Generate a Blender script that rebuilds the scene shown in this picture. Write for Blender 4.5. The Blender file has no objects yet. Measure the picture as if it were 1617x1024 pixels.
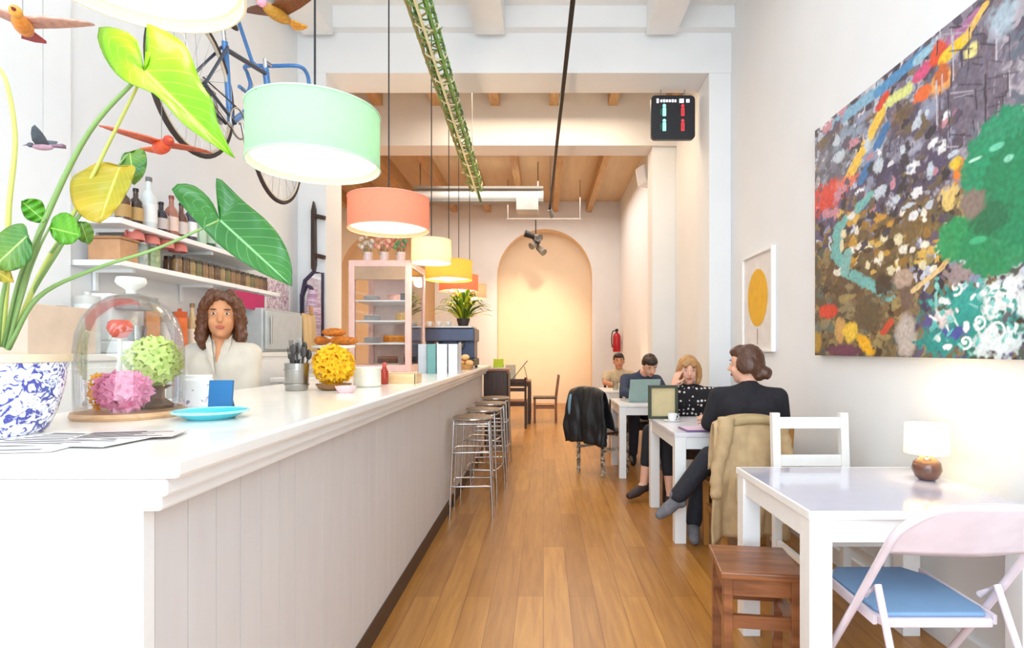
import bpy, math, random
from mathutils import Vector, Matrix, noise
C = bpy.context.scene.collection
R = math.radians
PI = math.pi
rnd = random.Random(7)
F, VX, VY, EYE = 900.0, 858.0, 552.0, 1.3      # measured focal length, vanishing point and eye height


def P(px, py, Y):
    """photo pixel at a known distance -> a point of the room"""
    return Vector(((px - VX) * Y / F, Y, EYE - (py - VY) * Y / F))


# ------------------------------------------------------------------ materials
def lin(c):
    if isinstance(c, str):
        c = tuple(int(c[i:i + 2], 16) / 255 for i in (0, 2, 4))
    return tuple(x / 12.92 if x <= .04045 else ((x + .055) / 1.055) ** 2.4 for x in c[:3])


def mat(name, col, rough=.5, metal=0.0, var=.06, vscale=12.0, bump=0.0, bscale=60.0, emit=0.0, ecol=None, trans=0.0, coat=0.0, stretch=None):
    m = bpy.data.materials.new(name)
    m.use_nodes = True
    nt = m.node_tree
    N, L = nt.nodes, nt.links
    b = N['Principled BSDF']
    c = lin(col)
    tc = N.new('ShaderNodeTexCoord')
    mp = N.new('ShaderNodeMapping')
    if stretch:
        mp.inputs['Scale'].default_value = stretch
    L.new(tc.outputs['Object'], mp.inputs['Vector'])
    ns = N.new('ShaderNodeTexNoise')
    ns.inputs['Scale'].default_value = vscale
    ns.inputs['Detail'].default_value = 4
    L.new(mp.outputs['Vector'], ns.inputs['Vector'])
    rp = N.new('ShaderNodeValToRGB')
    rp.color_ramp.elements[0].position = .3
    rp.color_ramp.elements[1].position = .7
    rp.color_ramp.elements[0].color = tuple(max(0, x * (1 - var)) for x in c) + (1,)
    rp.color_ramp.elements[1].color = tuple(min(1, x * (1 + var)) for x in c) + (1,)
    L.new(ns.outputs['Fac'], rp.inputs['Fac'])
    L.new(rp.outputs['Color'], b.inputs['Base Color'])
    b.inputs['Roughness'].default_value = rough
    b.inputs['Metallic'].default_value = metal
    b.inputs['Coat Weight'].default_value = coat
    if bump:
        n2 = N.new('ShaderNodeTexNoise')
        n2.inputs['Scale'].default_value = bscale
        L.new(mp.outputs['Vector'], n2.inputs['Vector'])
        bp = N.new('ShaderNodeBump')
        bp.inputs['Strength'].default_value = bump
        bp.inputs['Distance'].default_value = .01
        L.new(n2.outputs['Fac'], bp.inputs['Height'])
        L.new(bp.outputs['Normal'], b.inputs['Normal'])
    if emit:
        b.inputs['Emission Color'].default_value = lin(ecol or col) + (1,)
        b.inputs['Emission Strength'].default_value = emit
    if trans:
        tr = N.new('ShaderNodeBsdfTranslucent')
        L.new(rp.outputs['Color'], tr.inputs['Color'])
        mx = N.new('ShaderNodeMixShader')
        mx.inputs['Fac'].default_value = trans
        L.new(b.outputs[0], mx.inputs[1])
        L.new(tr.outputs[0], mx.inputs[2])
        L.new(mx.outputs[0], N['Material Output'].inputs['Surface'])
    return m


def spots(name, c0, c1, scale, lo, hi, rough=.4, distort=0.0, kind='vor', third=None, stretch=None):
    """two (three) colour pattern: voronoi dots or thresholded noise"""
    m = bpy.data.materials.new(name)
    m.use_nodes = True
    N, L = m.node_tree.nodes, m.node_tree.links
    b = N['Principled BSDF']
    b.inputs['Roughness'].default_value = rough
    tc = N.new('ShaderNodeTexCoord')
    mp = N.new('ShaderNodeMapping')
    if stretch:
        mp.inputs['Scale'].default_value = stretch
    L.new(tc.outputs['Object'], mp.inputs['Vector'])
    if kind == 'vor':
        t = N.new('ShaderNodeTexVoronoi')
        t.inputs['Randomness'].default_value = distort
        out = t.outputs['Distance']
    else:
        t = N.new('ShaderNodeTexNoise')
        t.inputs['Detail'].default_value = 3
        t.inputs['Distortion'].default_value = distort
        out = t.outputs['Fac']
    t.inputs['Scale'].default_value = scale
    L.new(mp.outputs['Vector'], t.inputs['Vector'])
    rp = N.new('ShaderNodeValToRGB')
    e = rp.color_ramp.elements
    e[0].position, e[1].position = lo, hi
    e[0].color, e[1].color = lin(c0) + (1,), lin(c1) + (1,)
    if third:
        x = e.new(min(1, hi + (hi - lo) * 1.5 + .04))
        x.color = lin(third) + (1,)
    L.new(out, rp.inputs['Fac'])
    L.new(rp.outputs['Color'], b.inputs['Base Color'])
    return m


def glass_mat(name, col='FFFFFF', fac=.12, rough=.03):
    """thin clear glass: mostly lets light straight through, with a sheen"""
    m = bpy.data.materials.new(name)
    m.use_nodes = True
    N, L = m.node_tree.nodes, m.node_tree.links
    N.remove(N['Principled BSDF'])
    t = N.new('ShaderNodeBsdfTransparent')
    t.inputs['Color'].default_value = lin(col) + (1,)
    g = N.new('ShaderNodeBsdfGlossy')
    g.inputs['Roughness'].default_value = rough
    lw = N.new('ShaderNodeLayerWeight')
    lw.inputs['Blend'].default_value = .25
    ad = N.new('ShaderNodeMath')
    ad.operation = 'MULTIPLY_ADD'
    ad.inputs[1].default_value = .7
    ad.inputs[2].default_value = fac * .4
    L.new(lw.outputs['Fresnel'], ad.inputs[0])
    mx = N.new('ShaderNodeMixShader')
    L.new(ad.outputs[0], mx.inputs[0])
    L.new(t.outputs[0], mx.inputs[1])
    L.new(g.outputs[0], mx.inputs[2])
    L.new(mx.outputs[0], N['Material Output'].inputs['Surface'])
    return m


def plank_mat():
    m = bpy.data.materials.new('oak_boards')
    m.use_nodes = True
    N, L = m.node_tree.nodes, m.node_tree.links
    b = N['Principled BSDF']
    tc = N.new('ShaderNodeTexCoord')
    mp = N.new('ShaderNodeMapping')
    mp.inputs['Rotation'].default_value = (0, 0, R(90))
    L.new(tc.outputs['Object'], mp.inputs['Vector'])
    br = N.new('ShaderNodeTexBrick')
    br.inputs['Scale'].default_value = 1
    br.inputs['Mortar Size'].default_value = .0016
    br.inputs['Brick Width'].default_value = 1.5
    br.inputs['Row Height'].default_value = .135
    br.inputs['Color1'].default_value = lin('CA9A52') + (1,)
    br.inputs['Color2'].default_value = lin('AE7E3C') + (1,)
    br.inputs['Mortar'].default_value = lin('8A5A28') + (1,)
    br.inputs['Bias'].default_value = -.1
    L.new(mp.outputs['Vector'], br.inputs['Vector'])
    m2 = N.new('ShaderNodeMapping')
    m2.inputs['Scale'].default_value = (14, 1.1, 1)
    L.new(tc.outputs['Object'], m2.inputs['Vector'])
    ns = N.new('ShaderNodeTexNoise')
    ns.inputs['Scale'].default_value = 2.2
    ns.inputs['Detail'].default_value = 6
    ns.inputs['Distortion'].default_value = .6
    L.new(m2.outputs['Vector'], ns.inputs['Vector'])
    rp = N.new('ShaderNodeValToRGB')
    rp.color_ramp.elements[0].position = .3
    rp.color_ramp.elements[1].position = .72
    rp.color_ramp.elements[0].color = lin('C8A070') + (1,)
    rp.color_ramp.elements[1].color = lin('F6E2C4') + (1,)
    L.new(ns.outputs['Fac'], rp.inputs['Fac'])
    mx = N.new('ShaderNodeMix')
    mx.data_type = 'RGBA'
    mx.blend_type = 'MULTIPLY'
    mx.inputs[0].default_value = .75
    L.new(br.outputs['Color'], mx.inputs[6])
    L.new(rp.outputs['Color'], mx.inputs[7])
    L.new(mx.outputs[2], b.inputs['Base Color'])
    b.inputs['Roughness'].default_value = .3
    bp = N.new('ShaderNodeBump')
    bp.inputs['Strength'].default_value = .15
    bp.inputs['Distance'].default_value = .004
    L.new(ns.outputs['Fac'], bp.inputs['Height'])
    L.new(bp.outputs['Normal'], b.inputs['Normal'])
    return m


def wood(name, c0, c1, axis=2, rough=.4, scale=3.0):
    st = [9, 9, 9]
    st[axis] = 1
    m = spots(name, c0, c1, scale, .3, .7, rough, .8, 'noise', stretch=st)
    return m


# ------------------------------------------------------------------ mesh builder
class MB:
    def __init__(s):
        s.v, s.f = [], []

    def add(s, vs, fs):
        b = len(s.v)
        s.v += [Vector(v) for v in vs]
        s.f += [tuple(b + i for i in f) for f in fs]
        return s

    def box(s, x0, x1, y0, y1, z0, z1):
        return s.add([(x, y, z) for z in (z0, z1) for y in (y0, y1) for x in (x0, x1)],
                     [(0, 2, 3, 1), (4, 5, 7, 6), (0, 1, 5, 4), (1, 3, 7, 5), (3, 2, 6, 7), (2, 0, 4, 6)])

    def obox(s, c, size, m=None):
        m = m or Matrix()
        c = Vector(c)
        h = [x / 2 for x in size]
        vs = [c + m @ Vector((x * h[0], y * h[1], z * h[2])) for z in (-1, 1) for y in (-1, 1) for x in (-1, 1)]
        return s.add(vs, [(0, 2, 3, 1), (4, 5, 7, 6), (0, 1, 5, 4), (1, 3, 7, 5), (3, 2, 6, 7), (2, 0, 4, 6)])

    def bar(s, a, b, w, h=None, up=(0, 0, 1)):
        """square bar between two points"""
        a, b = Vector(a), Vector(b)
        d = b - a
        y = d.normalized()
        up = Vector(up)
        if abs(y.dot(up)) > .98:
            up = Vector((0, 1, 0))
        x = y.cross(up).normalized()
        z = x.cross(y)
        m = Matrix((x, y, z)).transposed()
        return s.obox((a + b) / 2, (w, d.length, h or w), m)

    def cap(s, a, b, ra, rb=None, n=14):
        a, b = Vector(a), Vector(b)
        rb = ra if rb is None else rb
        q = (b - a).to_track_quat('Z', 'Y')
        vs = []
        for c, r in ((a, ra), (b, rb)):
            for i in range(n):
                t = 2 * PI * i / n
                vs.append(c + q @ Vector((r * math.cos(t), r * math.sin(t), 0)))
        fs = [(i, (i + 1) % n, n + (i + 1) % n, n + i) for i in range(n)]
        fs += [tuple(range(n))[::-1], tuple(range(n, 2 * n))]
        return s.add(vs, fs)

    def tube(s, pts, r, n=8, closed=False):
        pts = [Vector(p) for p in pts]
        k = len(pts)
        rs = r if isinstance(r, (list, tuple)) else [r] * k
        vs, fs = [], []
        up = None
        for i, p in enumerate(pts):
            if closed:
                d = pts[(i + 1) % k] - pts[i - 1]
            else:
                d = pts[min(i + 1, k - 1)] - pts[max(i - 1, 0)]
            d = d.normalized() if d.length > 1e-9 else Vector((0, 0, 1))
            if up is None:
                up = Vector((0, 0, 1)) if abs(d.z) < .9 else Vector((1, 0, 0))
            x = d.cross(up)
            if x.length < 1e-4:
                up = Vector((1, 0, 0)) if abs(d.x) < .9 else Vector((0, 1, 0))
                x = d.cross(up)
            x.normalize()
            up = x.cross(d).normalized()
            for j in range(n):
                t = 2 * PI * j / n
                vs.append(p + x * (rs[i] * math.cos(t)) + up * (rs[i] * math.sin(t)))
        for i in range(k if closed else k - 1):
            for j in range(n):
                a, b = i * n, ((i + 1) % k) * n
                fs.append((a + j, a + (j + 1) % n, b + (j + 1) % n, b + j))
        if not closed:
            fs += [tuple(range(n))[::-1], tuple(range((k - 1) * n, k * n))]
        return s.add(vs, fs)

    def lathe(s, c, prof, n=24, cap=True):
        c = Vector(c)
        vs, fs = [], []
        for r, z in prof:
            for j in range(n):
                t = 2 * PI * j / n
                vs.append(c + Vector((r * math.cos(t), r * math.sin(t), z)))
        for i in range(len(prof) - 1):
            for j in range(n):
                fs.append((i * n + j, i * n + (j + 1) % n, (i + 1) * n + (j + 1) % n, (i + 1) * n + j))
        if cap:
            if prof[0][0] > 1e-5:
                fs.append(tuple(range(n))[::-1])
            if prof[-1][0] > 1e-5:
                fs.append(tuple(range((len(prof) - 1) * n, len(prof) * n)))
        return s.add(vs, fs)

    def ell(s, c, rad, m=None, n=16, k=10):
        c = Vector(c)
        m = m or Matrix.Identity(3)
        if not hasattr(rad, '__len__'):
            rad = (rad,) * 3
        vs, fs = [c + m @ Vector((0, 0, -rad[2]))], []
        for i in range(1, k):
            ph = -PI / 2 + PI * i / k
            for j in range(n):
                t = 2 * PI * j / n
                vs.append(c + m @ Vector((rad[0] * math.cos(ph) * math.cos(t), rad[1] * math.cos(ph) * math.sin(t), rad[2] * math.sin(ph))))
        vs.append(c + m @ Vector((0, 0, rad[2])))
        T = len(vs) - 1
        for j in range(n):
            fs.append((0, 1 + (j + 1) % n, 1 + j))
            fs.append((T, T - n + j, T - n + (j + 1) % n))
        for i in range(k - 2):
            for j in range(n):
                a, b = 1 + i * n, 1 + (i + 1) * n
                fs.append((a + j, a + (j + 1) % n, b + (j + 1) % n, b + j))
        return s.add(vs, fs)

    def limb(s, a, b, ra, rb):
        s.cap(a, b, ra, rb, 16)
        s.ell(a, ra, n=14, k=9)
        return s.ell(b, rb, n=14, k=9)

    def ext(s, poly, vec):
        """closed prism from a planar polygon"""
        poly = [Vector(p) for p in poly]
        vec = Vector(vec)
        n = len(poly)
        return s.add(poly + [p + vec for p in poly],
                     [tuple(range(n))[::-1], tuple(range(n, 2 * n))] + [(i, (i + 1) % n, n + (i + 1) % n, n + i) for i in range(n)])

    def grid(s, fn, nu, nv):
        vs = [fn(i / nu, j / nv) for i in range(nu + 1) for j in range(nv + 1)]
        w = nv + 1
        return s.add(vs, [(i * w + j, (i + 1) * w + j, (i + 1) * w + j + 1, i * w + j + 1) for i in range(nu) for j in range(nv)])

    def build(s, name, m, parent=None, at=None, smooth=None, bevel=0, solid=0, fix=True):
        me = bpy.data.meshes.new(name)
        o0 = Vector(at) if at is not None else Vector((0, 0, 0))
        base = Vector(parent['_at']) if parent is not None and '_at' in parent else Vector((0, 0, 0))
        off = base if parent is not None else o0
        me.from_pydata([v - off for v in s.v], [], s.f)
        if fix:
            import bmesh
            bm = bmesh.new()
            bm.from_mesh(me)
            bmesh.ops.recalc_face_normals(bm, faces=bm.faces)
            bm.to_mesh(me)
            bm.free()
        if m is not None:
            me.materials.append(m)
        o = bpy.data.objects.new(name, me)
        C.objects.link(o)
        if parent is not None:
            o.parent = parent
            o['_at'] = tuple(base)
        else:
            o.location = o0
            o['_at'] = tuple(o0)
        if smooth is not None:
            import bmesh
            for p in me.polygons:
                p.use_smooth = True
            if smooth < 180:
                bm = bmesh.new()
                bm.from_mesh(me)
                for e in bm.edges:
                    if len(e.link_faces) == 2 and e.calc_face_angle(0) > R(smooth):
                        e.smooth = False
                bm.to_mesh(me)
                bm.free()
        if bevel:
            b = o.modifiers.new('bevel', 'BEVEL')
            b.width = bevel
            b.segments = 2
            b.limit_method = 'ANGLE'
        if solid:
            b = o.modifiers.new('solid', 'SOLIDIFY')
            b.thickness = solid
            b.offset = 0
        return o


def thing(name, label, cat, at=(0, 0, 0), group=None):
    """an Empty at the thing's base; its parts are modelled in room coordinates"""
    o = bpy.data.objects.new(name, None)
    C.objects.link(o)
    o.location = at
    o.empty_display_size = .1
    o['_at'] = tuple(at)
    return tag(o, label, cat, group)


def tag(o, label, cat, group=None, kind=None):
    o['label'] = label
    o['category'] = cat
    if group:
        o['group'] = group
    if kind:
        o['kind'] = kind
    return o


TRIM = [0]
def struct(o):
    o['kind'] = 'structure'
    if o.name.startswith('trim_'):
        TRIM[0] += 1
        o.name = 'trim_%d' % TRIM[0]
    return o


def dup(root, loc, rotz=None, label=None, group=None):
    r = root.copy()
    C.objects.link(r)
    r.location = loc
    if rotz is not None:
        r.rotation_euler = (0, 0, rotz)
    if label:
        r['label'] = label
    if group:
        r['group'] = group
    for ch in list(root.children):
        c = ch.copy()
        C.objects.link(c)
        c.parent = r
        for g in list(ch.children):
            d = g.copy()
            C.objects.link(d)
            d.parent = c
    return r


def remesh(o, vox, it=4, f=.5):
    m = o.modifiers.new('r', 'REMESH')
    m.mode = 'VOXEL'
    m.voxel_size = vox
    s = o.modifiers.new('s', 'SMOOTH')
    s.iterations = it
    s.factor = f
    bpy.context.view_layer.update()
    dg = bpy.context.evaluated_depsgraph_get()
    me = bpy.data.meshes.new_from_object(o.evaluated_get(dg))
    o.modifiers.clear()
    o.data = me
    for p in me.polygons:
        p.use_smooth = True
    return o


def arc(c, r, a0, a1, n, ax=(1, 0, 0), ay=(0, 0, 1)):
    c, ax, ay = Vector(c), Vector(ax), Vector(ay)
    return [c + ax * (r * math.cos(R(a0 + (a1 - a0) * i / n))) + ay * (r * math.sin(R(a0 + (a1 - a0) * i / n))) for i in range(n + 1)]


def curve_pts(pts, n=20):
    """smooth Catmull-Rom through the points"""
    pts = [Vector(p) for p in pts]
    q = [pts[0] * 2 - pts[1]] + pts + [pts[-1] * 2 - pts[-2]]
    out = []
    segs = len(pts) - 1
    for i in range(n + 1):
        t = i / n * segs
        k = min(int(t), segs - 1)
        u = t - k
        a, b, c, d = q[k:k + 4]
        out.append(.5 * ((2 * b) + (c - a) * u + (2 * a - 5 * b + 4 * c - d) * u * u + (3 * b - a - 3 * c + d) * u ** 3))
    return out


# ------------------------------------------------------------------ palette
white_wall = mat('white_plaster', 'ECEDEE', .8, var=.015, vscale=3, bump=.05, bscale=30)
cream_wall = mat('cream_plaster', 'E6E4E2', .8, var=.02, vscale=3)
ceil_white = mat('ceiling_paint', 'F0EFED', .8, var=.01)
beam_wood = wood('pale_joist_wood', 'B98E5E', 'CFA878', 1, .6)
ceil_cream = mat('ceiling_boards', 'DCC4A2', .8, var=.05, vscale=3, stretch=(4, .5, 1))
floor_m = plank_mat()
white_paint = mat('white_gloss_paint', 'F4F4F3', .35, var=.015, coat=.2)
white_top = mat('white_worktop', 'F6F3EE', .22, var=.015, coat=.3)
panel_paint = mat('greyish_white_boards', 'DAD6D5', .45, var=.03, vscale=5, stretch=(3, 3, .5))
kick_dark = mat('dark_kickboard', '4A3324', .5)
chrome = mat('chrome_wire', 'D5D5D5', .18, 1.0, var=.02)
steel = mat('brushed_steel', 'A9A7A4', .3, 1.0, var=.05)
black = mat('matt_black', '1C1B1D', .5)
black_cloth = mat('black_knit', '222026', .9, var=.15, vscale=80, bump=.2, bscale=300)
dark_wood = wood('dark_brown_wood', '2E1C14', '4A3022', 2)
mid_wood = wood('reddish_brown_wood', '6E3E22', '9A5F38', 0, .3)
oak_leg = wood('honey_wood', '9C6428', 'C08A48', 2)
lav_top = mat('lavender_grey_top', 'C4C4D8', .12, var=.02, coat=.6)
# ================================================================== the room
XR, XL, XS = 1.78, -2.33, -6.6          # right wall, bar wall, far wall of the side room
YF, YB, YP = -1.6, 13.3, 5.4            # shopfront, back wall, first piers
ZC, ZB = 4.5, 4.75

struct(MB().box(XS, XR + .2, YF, YB + .6, -.1, 0).build('floor', floor_m))
m_ = MB().box(XL - .2, XR + .2, YF, YP + .1, ZC, ZC + .1)
struct(m_.build('ceiling', ceil_white))
struct(MB().box(XS, XR + .2, YP + .1, YB + .3, ZB, ZB + .1).build('ceiling', ceil_cream))
struct(MB().box(XR, XR + .2, YF, YB, 0, 4.9).build('wall_right', white_wall))
m_ = MB().box(XL - .2, XL, YF, YP, 0, 4.6).box(XL, -2.305, YF, 2.78, 0, 4.6)
struct(m_.build('wall_left', white_wall))
struct(MB().box(XS, XL, YP, YP + .12, 0, 4.9).build('wall_partition', cream_wall))
struct(MB().box(XS - .2, XS, YP, YB, 0, 4.9).build('wall_side_room', cream_wall))

# back wall with two arched recesses
AR, AS = 1.11, 3.0                       # radius and springing height
def arch_wall():
    w, nic = MB(), MB()
    cs = [-3.64, .03]
    D = .45
    xs = [XS, XR]
    for c in cs:
        xs += [c + AR * math.cos(PI * i / 32) for i in range(33)]
    xs = sorted(xs)
    def low(x, c):
        return AS + math.sqrt(max(0, AR * AR - (x - c) ** 2))
    for a, b in zip(xs, xs[1:]):
        c = next((c for c in cs if c - AR - 1e-4 <= a and b <= c + AR + 1e-4), None)
        if c is None:
            w.add([(a, YB, 0), (b, YB, 0), (b, YB, 4.9), (a, YB, 4.9)], [(0, 1, 2, 3)])
        else:
            za, zb = low(a, c), low(b, c)
            w.add([(a, YB, za), (b, YB, zb), (b, YB, 4.9), (a, YB, 4.9)], [(0, 1, 2, 3)])
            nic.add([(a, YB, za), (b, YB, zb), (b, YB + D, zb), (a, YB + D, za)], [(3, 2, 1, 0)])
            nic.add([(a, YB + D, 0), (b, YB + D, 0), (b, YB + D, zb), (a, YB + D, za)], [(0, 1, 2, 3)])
    for c in cs:
        for sx in (-1, 1):
            x = c + sx * AR
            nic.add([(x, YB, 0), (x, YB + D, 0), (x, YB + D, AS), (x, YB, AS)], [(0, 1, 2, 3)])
    return w, nic
w_, n_ = arch_wall()
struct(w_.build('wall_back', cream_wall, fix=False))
struct(n_.build('wall_recess', mat('recess_glow_tint', 'EFD9BC', .8, var=.02, vscale=3), fix=False))  # warm light of the recesses put into the wall colour

# piers and cross beams
def pier(x0, x1, y0, y1, z):
    return struct(MB().box(x0, x1, y0, y1, 0, z).build('trim_pier', white_wall, bevel=.006))
pier(1.57, XR, YP - .002, YP + .422, 3.92)
pier(1.46, XR, 7.65, 7.98, 4.02)
pier(-2.33, -2.06, YP - .002, YP + .422, 3.92)
struct(MB().box(-2.33, XR, YP, YP + .42, 3.92, 4.6).build('trim_beam', white_wall))
struct(MB().box(XS, XR, 7.6, 8.0, 4.02, 4.8).build('trim_beam', cream_wall))
# thin lip along the beam under the ceiling and the ceiling joists that meet it
struct(MB().box(-2.33, XR, YP - .10, YP, 4.30, 4.5).build('trim_cornice', white_wall))
for x in (-.5, -2.1, 1.1):
    struct(MB().box(x - .14, x + .14, YF, YP - .08, 4.24, 4.5).build('trim_joist', white_wall))
for i in range(8):
    x = -4.4 + i * .78
    struct(MB().box(x - .06, x + .06, 8.0, YB, 4.5, 4.75).build('trim_joist', beam_wood))
for i in range(6):
    x = -2.2 + i * .78
    struct(MB().box(x - .06, x + .06, YP + .42, 7.6, 4.55, 4.75).build('trim_joist', beam_wood))
struct(MB().box(XR - .02, XR, YF, YP, 0, .1).build('baseboard_right', white_paint))
struct(MB().box(XR - .02, XR, 8.0, YB, 0, .1).build('baseboard_right', white_paint))

# shopfront behind the camera: wall with one wide window
fw = MB().box(XL, XR, YF - .15, YF, 0, .25).box(XL, XR, YF - .15, YF, 4.1, 4.6).box(XL, -2.0, YF - .15, YF, .25, 4.1).box(1.6, XR, YF - .15, YF, .25, 4.1)
struct(fw.build('wall_front', white_wall))
wf = MB().box(-2.0, 1.6, YF - .12, YF - .04, .25, .33).box(-2.0, 1.6, YF - .12, YF - .04, 4.02, 4.1)
for x in (-2.0, -.85, .37, 1.52):
    wf.box(x, x + .08, YF - .12, YF - .04, .33, 4.02)
struct(wf.build('window_1', white_paint))

# ================================================================== bar counter
t = thing('bar_counter', 'long white boarded bar counter running down the left side', 'counter', (-1.05, 4.0, 0))
FX, Y0, Y1 = -.755, 1.075, 7.05
b = MB()
y = Y0 + .031
while y < Y1 - .01:
    e = min(y + .105, Y1)
    b.box(FX - .02, FX, y + .0015, e - .0015, .1, 1.0)
    y = e
b.box(FX - .03, FX - .008, Y0 + .031, Y1 - .031, .1, 1.0)
tag_p = b.build('front_boards', panel_paint, t)
MB().box(-1.44, FX + .001, Y0, Y0 + .03, .0, 1.0).build('end_panel', white_paint, t)
MB().box(-1.44, -1.42, Y0 + .03, Y1, 0, 1.0).build('back_panel', white_paint, t)
MB().box(-1.42, FX - .031, Y1 - .03, Y1, 0, 1.0).build('far_end_panel', dark_wood, t)
MB().box(FX - .03, FX + .006, Y0 + .031, Y1, 0, .0995).build('kickboard', kick_dark, t)
MB().box(-1.46, -.706, Y0 - .025, Y1 + .01, 1.0, 1.032).box(-1.46, -.682, Y0 - .045, Y1 + .02, 1.032, 1.064).build('moulding', white_paint, t, bevel=.006)
ct = MB().ext([(-1.5, 1.02, 1.066), (-.655, 1.02, 1.066), (-.655, 7.12, 1.066), (-1.9, 7.12, 1.066), (-1.9, 3.95, 1.066), (-1.5, 3.95, 1.066)], (0, 0, .037))
tag(ct.build('worktop', white_top, at=(-1.1, 4, 1.066), bevel=.008), 'white stone worktop with rounded lip on the long bar counter', 'worktop')
ZT = 1.1032
t = thing('base_cabinet', 'low white cupboard under the widened back half of the bar worktop', 'cabinet', (-1.66, 5.5, 0))
MB().box(-1.86, -1.46, 4.0, 7.05, 0, 1.064).build('carcass', white_paint, t)
for i in range(4):
    d = MB().box(-1.885, -1.862, 4.03 + i * .755, 4.75 + i * .755, .1, 1.04).build('door', white_paint, t, bevel=.003)
    MB().cap((-1.9, 4.66 + i * .755, .8), (-1.9, 4.66 + i * .755, .95), .007).build('handle', steel, d)

# ------------------------------------------------------------------ back counter and shelves on the bar wall
t = thing('back_counter', 'tall white cupboard along the bar wall under the bottle shelves', 'cabinet', (-2.15, 3.4, 0))
MB().box(-2.30, -2.0, 2.2, 5.3, 0, 1.25).build('carcass', white_paint, t)
MB().box(-2.30, -1.985, 2.18, 5.32, 1.25, 1.28).build('counter_top', white_top, t)
for i in range(4):
    d = MB().box(-1.998, -1.98, 2.22 + i * .77, 2.96 + i * .77, .08, 1.22).build('door', white_paint, t, bevel=.003)
    MB().cap((-1.965, 2.9 + i * .77, .9), (-1.965, 2.9 + i * .77, 1.05), .007).build('handle', steel, d)
ZK = 1.2805
def shelf(z, y0, y1, label):
    t = thing('wall_shelf', label, 'shelf', (-2.2, (y0 + y1) / 2, z), 'white wall shelves behind the bar')
    MB().box(-2.325, -2.08, y0, y1, z - .028, z).build('shelf_board', white_paint, t, bevel=.003)
    for k in range(3):
        y = y0 + .15 + k * (y1 - y0 - .3) / 2
        MB().box(-2.325, -2.12, y - .01, y + .01, z - .045, z - .028).box(-2.325, -2.31, y - .01, y + .01, z - .14, z - .045).build('bracket', white_paint, t)
ZS1, ZS2 = 1.742, 1.95
shelf(ZS1, 2.8, 4.5, 'lower white wall shelf holding a row of small jars')
shelf(ZS2, 2.8, 4.5, 'upper white wall shelf holding tall bottles')

# bottles: glass body with liquid colour, neck, cap, paper label
def bottle(name, x, y, z, h, r, col, capcol, labcol, label, cat='bottle', group=None, clear=False):
    t = thing(name, label, cat, (x, y, z), group)
    gm = mat('bottle_' + col, col, .12, var=.05, coat=.5)
    pr = [(r * .9, 0), (r, h * .02), (r, h * .58), (r * .85, h * .66), (r * .38, h * .76), (r * .34, h * .93), (r * .36, h * .94)]
    MB().lathe((x, y, z), pr, 14).build('glass_body', gm, t, smooth=40)
    MB().lathe((x, y, z), [(r * .4, h * .92), (r * .4, h), (r * .3, h + .002)], 12).build('bottle_cap', mat('cap_' + capcol, capcol, .4), t, smooth=40)
    if labcol:
        MB().lathe((x, y, z), [(r * 1.015, h * .14), (r * 1.015, h * .48)], 14, cap=False).build('paper_label', mat('lab_' + labcol, labcol, .6), t, smooth=40)
BL = [(2.93, .19, .036, '5A3A22', '2A1A12', 'B08A50', 'squat brown bottle at the left end of the upper shelf'),
      (3.02, .20, .034, '3E2A1C', '1E1612', 'C09A60', 'dark brown bottle next to the squat one on the upper shelf'),
      (3.12, .29, .04, 'D8DAD8', '6E6A68', 'E8E6E2', 'tall clear bottle with grey stopper on the upper shelf'),
      (3.22, .18, .036, '2E2430', '2E2430', 'C8B8B0', 'dark purple bottle beside the tall clear one'),
      (3.31, .24, .036, 'A86A58', '8A4A3A', 'E6C8B8', 'reddish brown bottle with pale label on the upper shelf'),
      (3.40, .22, .034, '6A3E30', '2A2420', 'D8C8C0', 'chestnut brown bottle on the upper shelf'),
      (3.49, .26, .036, '4A4A58', '5A5A60', 'F0EEEA', 'slate blue bottle with white label on the upper shelf'),
      (3.59, .2, .034, 'B8CFB4', '58806A', None, 'pale green unlabelled bottle on the upper shelf'),
      (3.69, .23, .034, '2F5B48', '20382E', 'B8C8B0', 'deep green bottle with pale green label on the upper shelf'),
      (3.79, .21, .034, 'C6D8D0', '3A4A48', 'E8ECE8', 'clear aqua bottle with dark cap on the upper shelf'),
      (3.90, .2, .036, 'D8DCC8', '9AA86A', 'F4F2EA', 'cream bottle with olive cap on the upper shelf'),
      (4.01, .19, .034, '8AA85A', '50702E', None, 'short leaf green bottle on the upper shelf'),
      (4.14, .22, .036, 'C89A6A', '6A3E2A', 'F0E4D0', 'amber bottle toward the far end of the upper shelf'),
      (4.28, .2, .034, 'B8A8B8', '585060', 'EEE8EE', 'lilac grey bottle at the far end of the upper shelf')]
for y, h, r, c1, c2, c3, lb in BL:
    bottle('liquor_bottle', -2.16, y, ZS2 + .001, h, r, c1, c2, c3, lb, 'bottle', 'bottles on the upper shelf')

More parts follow.
